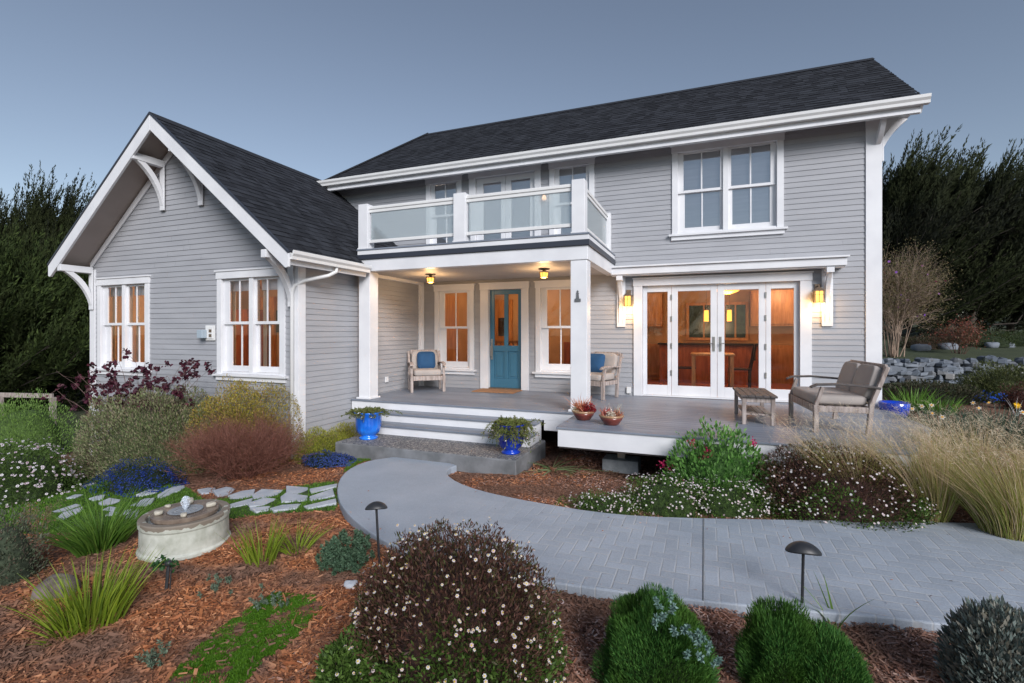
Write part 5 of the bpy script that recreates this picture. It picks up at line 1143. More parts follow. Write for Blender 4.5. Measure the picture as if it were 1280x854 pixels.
# ------------------------------------------------------------------ porch furniture (built in local coordinates, facing -y)
def superell(c, r, e=.28, n=(28, 14), sag=0):
    mb = MB(); sg = lambda a, e_: math.copysign(abs(a)**e_, a)
    def fn(u, v):
        th = 2*pi*u; f_ = -pi/2+pi*v; cf = abs(cos(f_))**e
        return (c[0]+r[0]*cf*sg(cos(th), e), c[1]+r[1]*cf*sg(sin(th), e), c[2]+r[2]*sg(sin(f_), .55)*(1-sag*(cos(th)**2)))
    mb.grid(fn, n[0], n[1], True); return mb
def xf(mb, rotx=0, piv=(0, 0, 0), rotz=0):
    R_ = Matrix.Rotation(rotz, 4, 'Z') @ Matrix.Rotation(rotx, 4, 'X'); pv = Vector(piv); mb.v = [tuple(R_ @ (Vector(p)-pv)+pv) for p in mb.v]; return mb
def seat_furniture(name, W, label, cat, loc, rz, nseat=1, dark_arm=False, group=None, D=.66):
    t = empty(name, loc, label, cat, group, rz); hw = W/2; lk = dict(local=True, bevel=.006)
    for s_ in (-1, 1):
        part('leg', MB().box(s_*hw-.028, s_*hw+.028, -D/2, -D/2+.055, 0, .33), M['teak'], t, **lk)
        part('leg', MB().beam((s_*hw, D/2-.09, 0), (s_*hw, D/2-.06, .36), .055, .05, (0, 1, 0)), M['teak'], t, **lk)
        mb = MB(); mb.beam((s_*hw, D/2-.065, .34), (s_*hw, D/2+.10, .80), .05, .045, (0, 1, 0)); part('back_post', mb, M['teak'], t, **lk)
        mb = MB(); mb.beam((s_*hw, -D/2+.03, .325), (s_*hw, -D/2+.10, .545), .045, .04, (0, 1, 0)); part('arm_support', mb, M['teak'], t, **lk)
        am = MB(); pts = [(-D/2-.03, .530), (-D/2+.04, .560), (-.05, .572), (D/2-.02, .545), (D/2+.03, .535), (D/2+.03, .560), (D/2-.02, .570), (-.05, .597), (-D/2+.04, .586), (-D/2-.03, .552)]
        am.prism(pts, 0, s_*hw-.038, s_*hw+.038); part('armrest', am, M['teakdark'] if dark_arm else M['teak'], t, **lk)
        part('side_rail', MB().box(s_*hw-.018, s_*hw+.018, -D/2+.056, D/2-.09, .25, .32), M['teak'], t, **lk)
    part('front_rail', MB().box(-hw+.03, hw-.03, -D/2+.012, -D/2+.045, .235, .325), M['teak'], t, **lk)
    part('back_rail', MB().beam((-hw+.03, D/2+.10, .79), (hw-.03, D/2+.10, .79), .03, .07), M['teak'], t, **lk)
    part('back_rail', MB().beam((-hw+.03, D/2-.05, .37), (hw-.03, D/2-.05, .37), .03, .06), M['teak'], t, **lk)
    mb = MB()
    for i in range(int(W/.09)): x = -hw+.07+i*.09; mb.beam((x, D/2-.045, .38), (x, D/2+.10, .77), .03, .015, (0, 1, 0))
    part('back_slats', mb, M['teak'], t, local=True)
    mb = MB()
    for i in range(6): y = -D/2+.07+i*.10; mb.box(-hw+.03, hw-.03, y, y+.06, .30, .318)
    part('seat_slats', mb, M['teak'], t, local=True)
    cw = (W-.09)/nseat
    part('seat_cushion', superell((0, -.02, .385), ((W-.08)/2, D/2-.03, .068), .22), M['cushion'], t, local=True, smooth=True)
    for i in range(nseat):
        x = -(W-.09)/2+cw*(i+.5); part('back_cushion', xf(superell((x, D/2-.06, .60), (cw/2-.004, .062, .215), .24), -.30, (x, D/2-.06, .42)), M['cushion'], t, local=True, smooth=True)
    return t
def pillow(loc, rz, label, tilt=-.35, s=.19):
    t = MB(); e = .5; sg = lambda a, q: math.copysign(abs(a)**q, a)
    def fn(u, v):
        th = 2*pi*u; f_ = -pi/2+pi*v; c_ = abs(cos(f_))**.45; x = sg(cos(th), .38)*c_; z = sg(sin(th), .38)*c_; k = 1-.10*(1-max(abs(x), abs(z)))
        return (x*s*k, .062*sg(sin(f_), 1)*(1.02-.6*max(abs(x), abs(z))**4), z*s*k+s)
    t.grid(fn, 40, 16, True); xf(t, tilt); o = part('pillow', t, M['navy'], None, local=True, smooth=True); o.location = loc; o.rotation_euler = (0, 0, rz); return tag(o, label, 'pillow', 'navy pillows')
def offs(loc, rz, x, y, z): return (loc[0]+x*cos(rz)-y*sin(rz), loc[1]+x*sin(rz)+y*cos(rz), loc[2]+z)
l1 = (-5.33, 8.75, .0); r1_ = radians(38); seat_furniture('armchair', .64, 'weathered teak armchair with taupe cushions left of the front door', 'chair', l1, r1_, group='teak armchairs on the porch')
pillow(offs(l1, r1_, .02, .10, .44), r1_, 'square navy pillow on the armchair left of the door')
l2 = (-1.86, 9.00, .0); r2_ = radians(-20); seat_furniture('armchair', .62, 'weathered teak armchair with taupe cushions partly hidden by the porch column', 'chair', l2, r2_, group='teak armchairs on the porch', D=.6)
pillow(offs(l2, r2_, -.10, .08, .44), r2_, 'square navy pillow on the armchair behind the column')
l3 = (1.50, 7.38, .0); r3_ = radians(-85); seat_furniture('loveseat', 1.12, 'weathered teak loveseat with two taupe back cushions at the right end of the deck', 'sofa', l3, r3_, nseat=2, dark_arm=True)
# coffee table
c = (.635, 7.50, 0); t = empty('coffee_table', c, 'low weathered wooden coffee table with a lower shelf on the deck', 'table', rz=radians(3)); lk = dict(local=True, bevel=.005)
for sx in (-1, 1):
    for sy in (-1, 1): part('leg', MB().box(sx*.17-.024, sx*.17+.024, sy*.43-.024, sy*.43+.024, 0, .355), M['teak'], t, **lk)
mb = MB()
for i in range(5): mb.box(-.215+i*.087, -.215+i*.087+.082, -.49, .49, .357, .385)
part('table_top', mb, M['teakdark'], t, **lk)
part('apron', MB().box(-.145, .145, -.445, -.425, .29, .355), M['teak'], t, **lk); part('apron', MB().box(-.145, .145, .425, .445, .29, .355), M['teak'], t, **lk)
part('apron', MB().box(-.18, -.16, -.405, .405, .29, .355), M['teak'], t, **lk); part('apron', MB().box(.16, .18, -.405, .405, .29, .355), M['teak'], t, **lk)
mb = MB()
for i in range(4): mb.box(-.165+i*.084, -.165+i*.084+.078, -.405, .405, .12, .138)
part('shelf', mb, M['teak'], t, **lk)
# dining table and chairs inside
def dining(loc):
    t = empty('dining_table', loc, 'light wood dining table seen through the french doors', 'table')
    x, y, z = loc; part('table_top', MB().box(x-.42, x+.42, y-.45, y+.45, .72, .76), M['wood_in'], t, bevel=.006)
    for sx in (-1, 1):
        for sy in (-1, 1): part('leg', MB().box(x+sx*.36-.035, x+sx*.36+.035, y+sy*.39-.035, y+sy*.39+.035, 0, .718), M['wood_in'], t)
dining((.16, 11.1, 0))
for (x, y, rz, lb) in ((-.36, 11.1, radians(90), 'black dining chair at the left end of the dining table'), (.70, 11.1, radians(-90), 'black dining chair at the right end of the dining table')):
    t = empty('dining_chair', (x, y, 0), lb, 'chair', 'dining chairs inside', rz); lk = dict(local=True)
    part('seat', MB().box(-.21, .21, -.2, .2, .43, .46), M['dkchair'], t, **lk)
    for sx in (-1, 1):
        for sy in (-1, 1): part('leg', MB().box(sx*.18-.016, sx*.18+.016, sy*.17-.016, sy*.17+.016, 0, .43), M['dkchair'], t, **lk)
        part('back_post', MB().tube([(sx*.18, .18, .46), (sx*.19, .23, .72), (sx*.15, .27, .95)], .018, 8), M['dkchair'], t, **lk)
    mb = MB(); mb.grid(lambda u, v: (-.17+.34*u, .25+.03*sin(u*pi), .62+.33*v), 8, 4); part('backrest', mb, M['dkchair'], t, **lk)
# ================================================================== planting
def spec(pl, pr, pb, pt, deep=1.):
    """measured from the photograph: left, right, base and top of a mound -> base centre and radii in metres"""
    A = radians(21.41); mid = (pl+pr)/2; p = at(mid, pb); t = (mid-640)/611.9
    d = p[0]*-sin(A)+p[1]*cos(A); r = (pr-pl)/2/611.9*d
    for _ in range(4): dc = d+r*deep*.8; r = (pr-pl)/2/611.9*dc/sqrt(1+t*t*.35)
    x, y = dc*(-sin(A)+cos(A)*t), dc*(cos(A)+sin(A)*t); z = g1(x, y); return (x, y, z), (r, r*deep, max(.05, 1.2+(415.5-pt)/611.9*(dc+.0)-z))
WHT = [(.72, .70, .69), (.62, .58, .57), (.66, .50, .52), (.78, .76, .73)]
YEL = (.55, .38, .03)
DK = [(.05, .022, .018), (.11, .05, .038), (.15, .075, .055), (.07, .035, .025), (.06, .075, .02), (.13, .065, .045)]
GRN = [(.03, .06, .012), (.06, .115, .02), (.09, .165, .03), (.13, .20, .05)]

# foreground daisy bush
c, r = spec(436, 698, 915, 672, .85)
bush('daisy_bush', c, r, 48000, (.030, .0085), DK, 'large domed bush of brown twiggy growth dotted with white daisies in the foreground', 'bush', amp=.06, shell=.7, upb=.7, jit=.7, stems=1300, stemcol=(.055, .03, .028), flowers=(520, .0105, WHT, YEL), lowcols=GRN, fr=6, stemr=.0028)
c2, r2 = spec(398, 470, 905, 785)
bush('daisy_bush', c2, (r2[0], r2[1], r2[2]*.8), 7000, (.034, .013), GRN, 'bright green leafy plant low at the left foot of the large daisy bush', 'bush', amp=.1, shell=.7, stems=80, flowers=(24, .012, WHT, YEL))
# far daisy dome in front of the deck
c, r = spec(930, 1140, 668, 558, .8)
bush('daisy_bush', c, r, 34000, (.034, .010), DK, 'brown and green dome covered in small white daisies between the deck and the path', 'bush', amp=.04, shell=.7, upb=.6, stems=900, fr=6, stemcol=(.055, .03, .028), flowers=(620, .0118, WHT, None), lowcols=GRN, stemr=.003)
for (a, b_, pb, pt, n, lb) in ((715, 800, 648, 618, 3000, 'low sprawling green patch of tiny white daisies at the left end, by the path edge'), (775, 880, 648, 596, 5200, 'green daisy mat spreading below the pink flowered plant, left part'), (850, 960, 650, 602, 5200, 'green daisy mat spreading below the pink flowered plant, right part')):
    c, r = spec(a, b_, pb, pt, .6); bush('daisy_mat', c, r, n, (.026, .009), GRN, lb, 'ground cover', 'white flowered daisy mats beside the path', amp=.12, shell=.7, stems=40, flowers=(int(n/15), .0105, WHT, None))
# red valerian
c, r = spec(832, 962, 636, 537, .9)
t = bush('valerian_bush', c, r, 6500, (.062, .024), [(.05, .15, .025), (.09, .22, .04), (.14, .30, .07), (.20, .36, .12)], 'fresh green leafy plant with magenta flower heads in front of the deck', 'bush', amp=.08, shell=.75, upb=1.0, jit=.5, stems=140, stemcol=(.08, .14, .05), stemr=.004)
FP = []
for (px, py) in ((886, 565), (880, 574), (882, 586), (866, 553), (942, 553), (828, 580), (852, 599), (838, 586), (884, 562)):
    A = radians(21.41); tt = (px-640)/611.9; dc = c[1]/(cos(A)+sin(A)*tt)*.965; q = np.array([dc*(-sin(A)+cos(A)*tt), dc*(cos(A)+sin(A)*tt), 1.2+(415.5-py)/611.9*dc]); FP.append(q+rng.normal(size=(34, 3))*np.array([.022, .02, .022]))
FP = np.concatenate(FP); v, f = discs(FP, rng.normal(size=FP.shape), .011, 8, .6); link('blossom', v, f, leafmat('valerian petals', [(.50, .015, .10), (.62, .04, .17), (.40, .01, .06)], transl=.3), t)['kind'] = 'stuff'
# green cushions
def needles(name, c, r, n, L_, W, cols, label, amp=.11, ph=None, group=None, fr=3.):
    t = empty(name, c, label, 'bush', group); P, d, ph = dome(n, c, (r[0]*.93, r[1]*.93, r[2]*.93), amp, .30, fr, sq=.86); k = P[:, 2] > gh(P[:, 0], P[:, 1])-.01; P, d = P[k], d[k]; n = len(P)
    D = unit(d*.75+np.array([0, 0, .75])+rng.normal(size=(n, 3))*.28); v, f = leafmesh(P, D, L_*rng.uniform(.6, 1.3, n), W)
    link('foliage', v, f, leafmat(name+' needles', cols, transl=.2, patch=((.06, .14, .02), 2.4)), t)
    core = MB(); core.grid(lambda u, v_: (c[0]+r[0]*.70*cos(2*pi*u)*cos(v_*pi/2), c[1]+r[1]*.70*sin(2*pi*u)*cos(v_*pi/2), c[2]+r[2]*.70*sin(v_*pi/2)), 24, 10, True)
    part('dark_core', core, mat(name+' core', (.010, .02, .006), (.02, .035, .01), scale=40, rough=1), t, smooth=True); return t  # solid core added under the needles, inner shade put into its dark green
NG = [(.025, .085, .018), (.04, .13, .026), (.07, .18, .035), (.10, .22, .045)]
c, r = spec(750, 890, 905, 742, .9)
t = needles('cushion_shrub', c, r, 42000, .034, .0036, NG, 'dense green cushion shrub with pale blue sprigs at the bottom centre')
P0 = []; 
for (px, py) in ((826, 762), (838, 767), (822, 778), (818, 783), (845, 794), (852, 790), (868, 798), (880, 800), (872, 808), (884, 815), (878, 824), (892, 832), (838, 750), (858, 820)):
    A = radians(21.41); tt = (px-640)/611.9; dc = (c[1]-r[1]*.80)/(cos(A)+sin(A)*tt); P0.append((dc*(-sin(A)+cos(A)*tt), dc*(cos(A)+sin(A)*tt), 1.2+(415.5-py)/611.9*dc))
def rosettes(P0, parent, cols, n=60, L_=.022, up=.05):
    if len(P0) <= 20 and len(P0) > 1:
        lm = leafmat('glaucous sprigs', cols, transl=.1)
        for q in P0: o = rosettes([q], parent, cols, n, L_, up); o.data.materials[0] = lm
        return o
    LP = []; LD = []
    for q in P0:
        k = rng.uniform(0, 1, n)[:, None]; ax = unit(np.array([rng.normal()*.4, rng.normal()*.4-.3, 1.])); LP.append(np.array(q)+ax*up*k); LD.append(unit(rng.normal(size=(n, 3))+ax*(.3+k*.9)))
    v, f = leafmesh(np.concatenate(LP), np.concatenate(LD), L_, L_*.36); return link('sprig' if len(P0) == 1 else 'foliage', v, f, leafmat('glaucous sprigs', cols, transl=.1), parent)
BLU = [(.10, .19, .16), (.16, .26, .23), (.22, .33, .30), (.08, .15, .12)]
rosettes(P0, t, BLU)
c, r = spec(930, 1020, 885, 762, 1.); c3, r3 = spec(985, 1085, 905, 790, 1.)
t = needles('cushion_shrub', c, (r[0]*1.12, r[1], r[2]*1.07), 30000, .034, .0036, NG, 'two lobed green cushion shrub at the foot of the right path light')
P, d, _ = dome(22000, c3, (r3[0]*.95, r3[1]*.93, r3[2]*.98), .06, .3, sq=.86); v, f = leafmesh(P, unit(d*.75+np.array([0, 0, .75])+rng.normal(size=P.shape)*.28), .034*rng.uniform(.6, 1.3, len(P)), .0036); link('foliage', v, f, leafmat('cushion right lobe', NG, transl=.2), t)
# glaucous shrub at the right edge
c, r = spec(1188, 1320, 905, 762, .9)
bush('grey_shrub', c, r, 9000, (.042, .013), [(.09, .12, .11), (.14, .18, .165), (.21, .26, .24), (.27, .26, .22), (.16, .15, .11)], 'grey green succulent leaved shrub at the bottom right corner', 'bush', amp=.05, shell=.6, upb=.9, jit=.4, stems=160, stemr=.004, fr=6)
# euphorbia clumps
c, r = spec(400, 470, 722, 674)
P, d, _ = dome(150, c, r, .1, .95); t = empty('euphorbia', c, 'soft blue green euphorbia beside the small black path light', 'plant'); rosettes(P, t, [(.04, .085, .05), (.07, .13, .075), (.11, .18, .11), (.05, .10, .06)], 75, .026, .06)
bush_c = [((325, 345), 770, 728, 'small blue grey sedum beside the moss patch'), ((250, 285), 752, 728, 'tiny grey green sprig in the bark left of the moss'), ((180, 205), 845, 815, 'tiny dull green sprig at the lower left in the bark')]
for (a, b_), pb, pt, lb in bush_c:
    c, r = spec(a-8, b_+8, pb, pt); P, d, _ = dome(14, c, (r[0]*1.2, r[1], r[2]), .2, .9); t = empty('sedum', c, lb, 'plant'); rosettes(P, t, [(.07, .11, .075), (.11, .16, .11), (.16, .20, .14)], 34, .020, .04)
o = blobmesh((at(438, 734)[0], at(438, 734)[1], at(438, 734)[2]+.01), (.05, .04, .025), .3, .3, (10, 6)); tag(part('pebble', o, mat('white stone', (.5, .52, .56), rough=.8), smooth=True), 'white stone lying below the blue green euphorbia', 'stone')
p = at(72, 742); o = blobmesh((p[0], p[1], p[2]+.03), (.13, .10, .07), .5, .25, (14, 9)); tag(part('boulder', o, mat('brown rock', (.10, .075, .065), (.2, .16, .15), scale=14, rough=.9, bump=.5), smooth=True), 'rounded brown rock behind the yellow green grass clump', 'stone')
for i, (px, py, s_) in enumerate(((635, 838, .02), (755, 828, .018), (1172, 834, .02), (938, 828, .016), (650, 790, .015), (548, 842, .02), (432, 806, .015), (300, 690, .014))):
    p = at(px, py); o = blobmesh((p[0], p[1], p[2]+.008), (s_, s_*.7, s_*.4), i, .3, (8, 5)); tag(part('pebble', o, mat('pale chip stone', (.32, .34, .38), rough=.8), smooth=True), 'small pale stone chip lying loose on the bark mulch', 'stone', 'loose stone chips on the mulch')

# grass like clumps
YG_ = [(.13, .20, .015), (.19, .27, .02), (.26, .33, .035), (.10, .16, .02)]
p = at(102, 788); clump('grass_clump', (p[0], p[1]+.05, p[2]), .17, 230, .38, .013, YG_, 'yellow green strappy grass clump at the lower left in front of the rock', 'grass', spread=.30, bendv=(0, 0, -.06))
p = at(75, 796); clump('grass_clump', (p[0]+.02, p[1]+.0, p[2]), .09, 60, .13, .007, YG_, 'short yellow green tuft at the left front of the strappy clump', 'grass', spread=.7, bendv=(0, 0, -.1))
p = at(110, 692); clump('iris_clump', (p[0], p[1]+.1, p[2]), .17, 300, .46, .015, [(.05, .13, .015), (.09, .19, .025), (.14, .25, .04), (.04, .10, .012)], 'green arching iris clump left of the fountain', 'plant', spread=.5, bendv=(0, 0, -.14))
p = at(328, 704); clump('grass_clump', p, .11, 90, .32, .012, YG_, 'yellow green upright grass tuft right of the fountain', 'grass', spread=.25, bendv=(0, 0, -.04))
p = at(372, 690); clump('grass_clump', p, .09, 70, .24, .010, YG_, 'shorter yellow green tuft beside the upright one, nearer the path', 'grass', spread=.6, bendv=(0, 0, -.1))
p = at(1042, 778); clump('iris_clump', (p[0], p[1]-.06, p[2]), .02, 7, .27, .016, [(.10, .20, .03), (.16, .28, .05)], 'few green strappy leaves sticking up behind the right green cushion', 'plant', spread=.55, bendv=(0, 0, -.1))
p = at(1078, 826); clump('iris_clump', p, .015, 6, .10, .006, YG_, 'single thin yellow green sprout in the bark at the lower right', 'plant', spread=.9)
p = at(690, 587); t, P, D = clump('cut_stalks', p, .05, 26, .30, .016, [(.07, .13, .045), (.13, .20, .08), (.20, .26, .13)], 'wilted green leafy stalks lying on the bark before the landing', 'plant', spread=2.2, bendv=(0, 0, -.45))
p = at(712, 592); clump('weed_clump', (p[0]+.1, p[1], p[2]), .14, 40, .07, .012, [(.08, .15, .06), (.14, .20, .08)], 'small low weed on the bark in front of the pier block', 'plant', spread=2, bendv=(0, 0, -.2))
for (px, py, lb) in ((210, 842, 'tiny weed near the bottom left edge'), (480, 655, 'tiny weed at the near edge of the curved path')):
    p = at(px, py); clump('weed_clump', p, .04, 18, .05, .008, GRN, lb, 'plant', spread=2)

# feather grasses: green basal blades and long tan plumes blown to the left
def feather(px, pb, L_, n, rad, label, wind=(-.26, -.05, 0)):
    c = (px, pb, g1(px, pb))
    t = empty('feather_grass', c, label, 'grass', 'feather grasses beside the path')
    a = rng.uniform(0, 2*pi, n); q = np.sqrt(rng.random(n))*rad; P = np.stack([c[0]+q*np.cos(a), c[1]+q*np.sin(a), np.full(n, c[2]-.01)], 1); out = np.stack([np.cos(a), np.sin(a), np.zeros(n)], 1)
    D = unit(out*.32*rng.random(n)[:, None]+np.array([0, 0, 1])+rng.normal(size=(n, 3))*.09); w = np.array(wind)
    g = rng.random(n) < .66
    bend = w*rng.uniform(.5, 1.3, n)[:, None]+out*.14+np.array([0, 0, -.14])*rng.uniform(.4, 1.2, n)[:, None]
    v, f = blademesh(P[g], D[g], L_*.72*rng.uniform(.6, 1.1, g.sum()), .0042, bend[g], 6, taper=.5); link('blade', v, f, leafmat('feather grass green', [(0.180, 0.240, 0.045), (0.300, 0.360, 0.075), (0.450, 0.435, 0.135), (0.570, 0.450, 0.195)], transl=.35), t)['kind'] = 'stuff'
    h = ~g; v, f = blademesh(P[h], D[h], L_*rng.uniform(.55, 1.0, h.sum()), .0036, bend[h]*1.15, 7, taper=.4); link('plume', v, f, leafmat('feather grass plumes', [(.46, .34, .18), (.64, .48, .31), (.72, .55, .40), (.40, .35, .15)], transl=.4), t)['kind'] = 'stuff'
    # fluffy awns near the plume tips
    k = np.where(h)[0]; k = np.repeat(k, 2); u_ = rng.uniform(.7, 1.02, len(k))[:, None]; Q = P[k]+D[k]*L_*u_+bend[k]*1.15*L_*u_*u_+rng.normal(size=(len(k), 3))*.008
    v, f = leafmesh(Q, unit(D[k]*.4+w*.5+rng.normal(size=(len(k), 3))*.35+np.array([0, 0, -.2])), .07*rng.uniform(.6, 1.3, len(k)), .0022); link('awn', v, f, leafmat('feather grass awns', [(0.750, 0.570, 0.405), (0.800, 0.750, 0.570), (0.800, 0.600, 0.420)], transl=.4), t)['kind'] = 'stuff'
feather(1.38, 5.84, 1.12, 1400, .11, 'feather grass with tan plumes at the deck front by the loveseat')
feather(1.98, 5.86, 1.16, 1900, .17, 'middle feather grass arching to the left beside the daisy dome')
feather(2.50, 5.62, 1.08, 1900, .19, 'large feather grass nearest the path at the right')
feather(3.08, 5.75, 1.10, 1500, .18, 'feather grass cut off by the right edge')
feather(2.55, 6.55, 1.0, 1400, .16, 'rear feather grass in front of the daffodils')

# right hand beds: daffodils, iris, junipers, hedge
p = at(1225, 572)
for (px, pb, n, rad, lb) in ((1195, 560, 420, .40, 'dense clump of dark blue green daffodil leaves, left half, with white flowers'), (1262, 562, 420, .42, 'dense clump of dark blue green daffodil leaves at the right edge with a yellow flower')):
    p = at(px, pb); t, P, D = clump('daffodil_clump', (p[0], p[1]+.3, p[2]), rad, n, .46, .017, [(.03, .065, .045), (.05, .095, .065), (.08, .13, .09), (.045, .09, .04)], lb, 'plant', 'daffodil clumps', spread=.25, bendv=(0, 0, -.10))
    k = 6; ii = rng.integers(0, len(P), k); Q = P[ii]+D[ii]*.44+np.array([0, -.04, .03]); v, f = discs(Q, np.array([-.3, -1, .3])+rng.normal(size=(k, 3))*.4, .036, 12, .55); link('blossom', v, f, leafmat('daffodil petals', [(.75, .72, .62), (.8, .78, .7)], transl=.3), t)['kind'] = 'stuff'
    v, f = discs(Q+np.array([-.004, -.012, .004]), np.array([-.3, -1, .3])+rng.normal(size=(k, 3))*.1, .015, 10, .8); link('blossom_cup', v, f, mat('daffodil cup', (.75, .38, .05)), t)['kind'] = 'stuff'
p = at(1271, 520); clump('yellow_daffodil', (p[0], p[1], p[2]), .02, 5, .40, .014, [(.04, .08, .04)], 'single bright yellow daffodil among the leaves at the right', 'flower', spread=.2, bendv=(0, 0, -.1))
A_ = radians(21.41); tt = (1271-640)/611.9; dc = p[1]/(cos(A_)+sin(A_)*tt); q = np.array([[dc*(-sin(A_)+cos(A_)*tt), dc*(cos(A_)+sin(A_)*tt), 1.2+(415.5-507)/611.9*dc]]); q = q+rng.normal(size=(5, 3))*.014
o = bpy.data.objects['yellow_daffodil']; v, f = discs(q, np.array([-.3, -1, .2])+rng.normal(size=(5, 3))*.5, .045, 12, .6); link('blossom', v, f, mat('yellow petals', (.85, .50, .01)), o)
for (px, pb, n, L_, lb) in ((1140, 512, 90, .42, 'bright green upright iris fan behind the deck corner'), (1175, 518, 90, .36, 'bright green iris fan left of the daffodils'), (1125, 508, 30, .2, 'short bright green shoots at the deck corner')):
    p = at(px, pb); clump('iris_clump', p, .20, n, L_, .024, [(.07, .16, .02), (.11, .24, .03), (.16, .30, .05)], lb, 'plant', spread=.35, bendv=(0, 0, -.05))
c, r = spec(1100, 1225, 506, 478, .4); bush('low_hedge', c, (r[0], .5, r[2]), 6500, (.06, .018), [(.03, .045, .018), (.05, .06, .03), (.08, .07, .04), (.05, .04, .03)], 'low dull green hedge along the foot of the stone wall', 'hedge', amp=.08, shell=.5, stems=0)
c, r = spec(1205, 1300, 505, 456, .8); bush('juniper', c, r, 9000, (.075, .013), [(.05, .065, .02), (.08, .10, .03), (.12, .13, .045), (.04, .055, .02)], 'rounded olive green juniper in front of the stone wall', 'bush', amp=.12, shell=.5, stems=30)
c, r = spec(1215, 1262, 506, 492); bush('blue_flowers', c, r, 1500, (.03, .012), GRN, 'patch of bright blue flowers at the foot of the juniper', 'flowers', stems=0, flowers=(420, .02, [(.02, .08, .50), (.03, .14, .70)], None))
c, r = spec(1252, 1300, 516, 482); bush('red_shrub', c, r, 1800, (.04, .018), [(.05, .018, .014), (.09, .03, .02), (.04, .02, .015)], 'small dark reddish brown shrub at the right edge beside the juniper', 'bush', stems=40)
# big bare shrub at the house corner
c = dirp(1118, 15.0); (v, f), tips, td = twigs(c, 22, 1.42, .36, .022, 3, .95, (.1, 0, 0), 3, .25)
t = empty('bare_shrub', c, 'tall tan shrub with bare arching branches beside the house corner', 'bush'); link('branch', v, f, mat('tan bark', (.24, .17, .125), (.34, .25, .19), scale=8, rough=.9), t, smooth=False)
P = tips[rng.integers(0, len(tips), 15000)]+rng.normal(size=(15000, 3))*.11; v, f = leafmesh(P, rng.normal(size=P.shape)+np.array([0, 0, .3]), .055, .024); link('foliage', v, f, leafmat('sparse olive leaves', [(.10, .10, .04), (.16, .14, .06), (.22, .15, .08), (.08, .09, .04)]), t)
k = P[:46]+rng.normal(size=(46, 3))*.05; v, f = discs(k, rng.normal(size=k.shape)+np.array([0, -1, 0]), .04, 10, .7); link('blossom', v, f, leafmat('purple petals', [(.22, .08, .42), (.30, .13, .5), (.5, .1, .05)]), t)['kind'] = 'stuff'
c = dirp(1198, 15.8); (v, f), tips, td = twigs(c, 14, .55, .6, .013, 2, .9, (0, 0, 0), 3, .2)
t = empty('red_leaved_shrub', c, 'shrub with coral red leaves above the stone wall', 'bush'); link('branch', v, f, mat('brown bark', (.12, .07, .05)), t)
P = tips[rng.integers(0, len(tips), 2200)]+rng.normal(size=(2200, 3))*.10; v, f = leafmesh(P, rng.normal(size=P.shape), .055, .026); link('foliage', v, f, leafmat('coral leaves', [(.26, .05, .04), (.16, .06, .03), (.10, .09, .04), (.34, .10, .08)]), t)
for (px, d_, s_, lb) in ((1150, 17.6, .55, 'brown heather like mound above the left end of the wall'), (1178, 17.8, .5, 'tawny mound above the middle of the wall'), (1235, 18.2, .7, 'dull green mound on the bank above the wall'), (1275, 18.5, .7, 'green bush on the bank at the right edge')):
    c = dirp(px, d_); bush('bank_shrub', c, (s_*1.2, s_, s_*.75), 2600, (.07, .02), [(.07, .045, .03), (.10, .065, .04), (.05, .06, .025), (.04, .05, .02)] if px < 1200 else [(.03, .05, .018), (.05, .075, .025), (.08, .10, .03)], lb, 'bush', 'shrubs on the bank above the wall', stems=20)

# left beds
c, r = spec(92, 305, 600, 497, .7)
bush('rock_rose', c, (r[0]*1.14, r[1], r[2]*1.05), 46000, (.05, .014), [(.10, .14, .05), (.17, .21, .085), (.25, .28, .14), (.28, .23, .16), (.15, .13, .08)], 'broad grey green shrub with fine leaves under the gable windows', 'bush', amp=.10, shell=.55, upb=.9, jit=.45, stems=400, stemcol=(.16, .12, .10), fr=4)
c, r = spec(-30, 95, 578, 497, .8)
bush('tall_green_shrub', c, r, 10000, (.055, .014), [(0.091, 0.169, 0.039), (0.156, 0.273, 0.058), (0.221, 0.351, 0.091)], 'fresh green upright shrub at the far left', 'bush', amp=.12, shell=.5, upb=1.4, jit=.3, stems=80)
c, r = spec(-40, 30, 556, 512, .8); bush('tall_green_shrub', c, r, 5000, (.055, .014), [(0.104, 0.182, 0.039), (0.182, 0.299, 0.065), (0.260, 0.390, 0.117)], 'light green shrub cut by the left border of the view', 'bush', shell=.5, upb=1.2, stems=20)
c, r = spec(-40, 106, 630, 556, .7)
bush('osteospermum', c, r, 14000, (.034, .013), [(.03, .06, .014), (.06, .11, .02), (.10, .16, .04)], 'mound of white and pale pink daisies at the left edge of the lawn', 'flowers', amp=.10, shell=.6, stems=40, flowers=(480, .017, [(.78, .78, .78), (.74, .60, .66), (.80, .80, .80), (.55, .38, .44)], (.10, .06, .12)))
c, r = spec(112, 240, 616, 578, .6)
bush('blue_lithodora', c, (r[0], r[1], r[2]*.9), 4000, (.025, .008), [(.01, .03, .012), (.02, .05, .02)], 'larger low mat of deep blue flowers beneath the grey green shrub', 'flowers', amp=.15, shell=.5, stems=0, flowers=(2600, .0085, [(.006, .016, .10), (.012, .035, .20), (.02, .055, .30), (.005, .012, .06)], None))
c, r = spec(372, 448, 585, 565, .5)
bush('blue_lithodora', c, (r[0], r[1], max(.05, r[2]*.8)), 1800, (.02, .008), [(.01, .03, .012), (.02, .05, .02)], 'small flat mat of blue flowers at the landing corner', 'flowers', amp=.12, shell=.5, stems=0, flowers=(1500, .010, [(.025, .045, .18), (.04, .08, .28), (.015, .03, .12)], None))
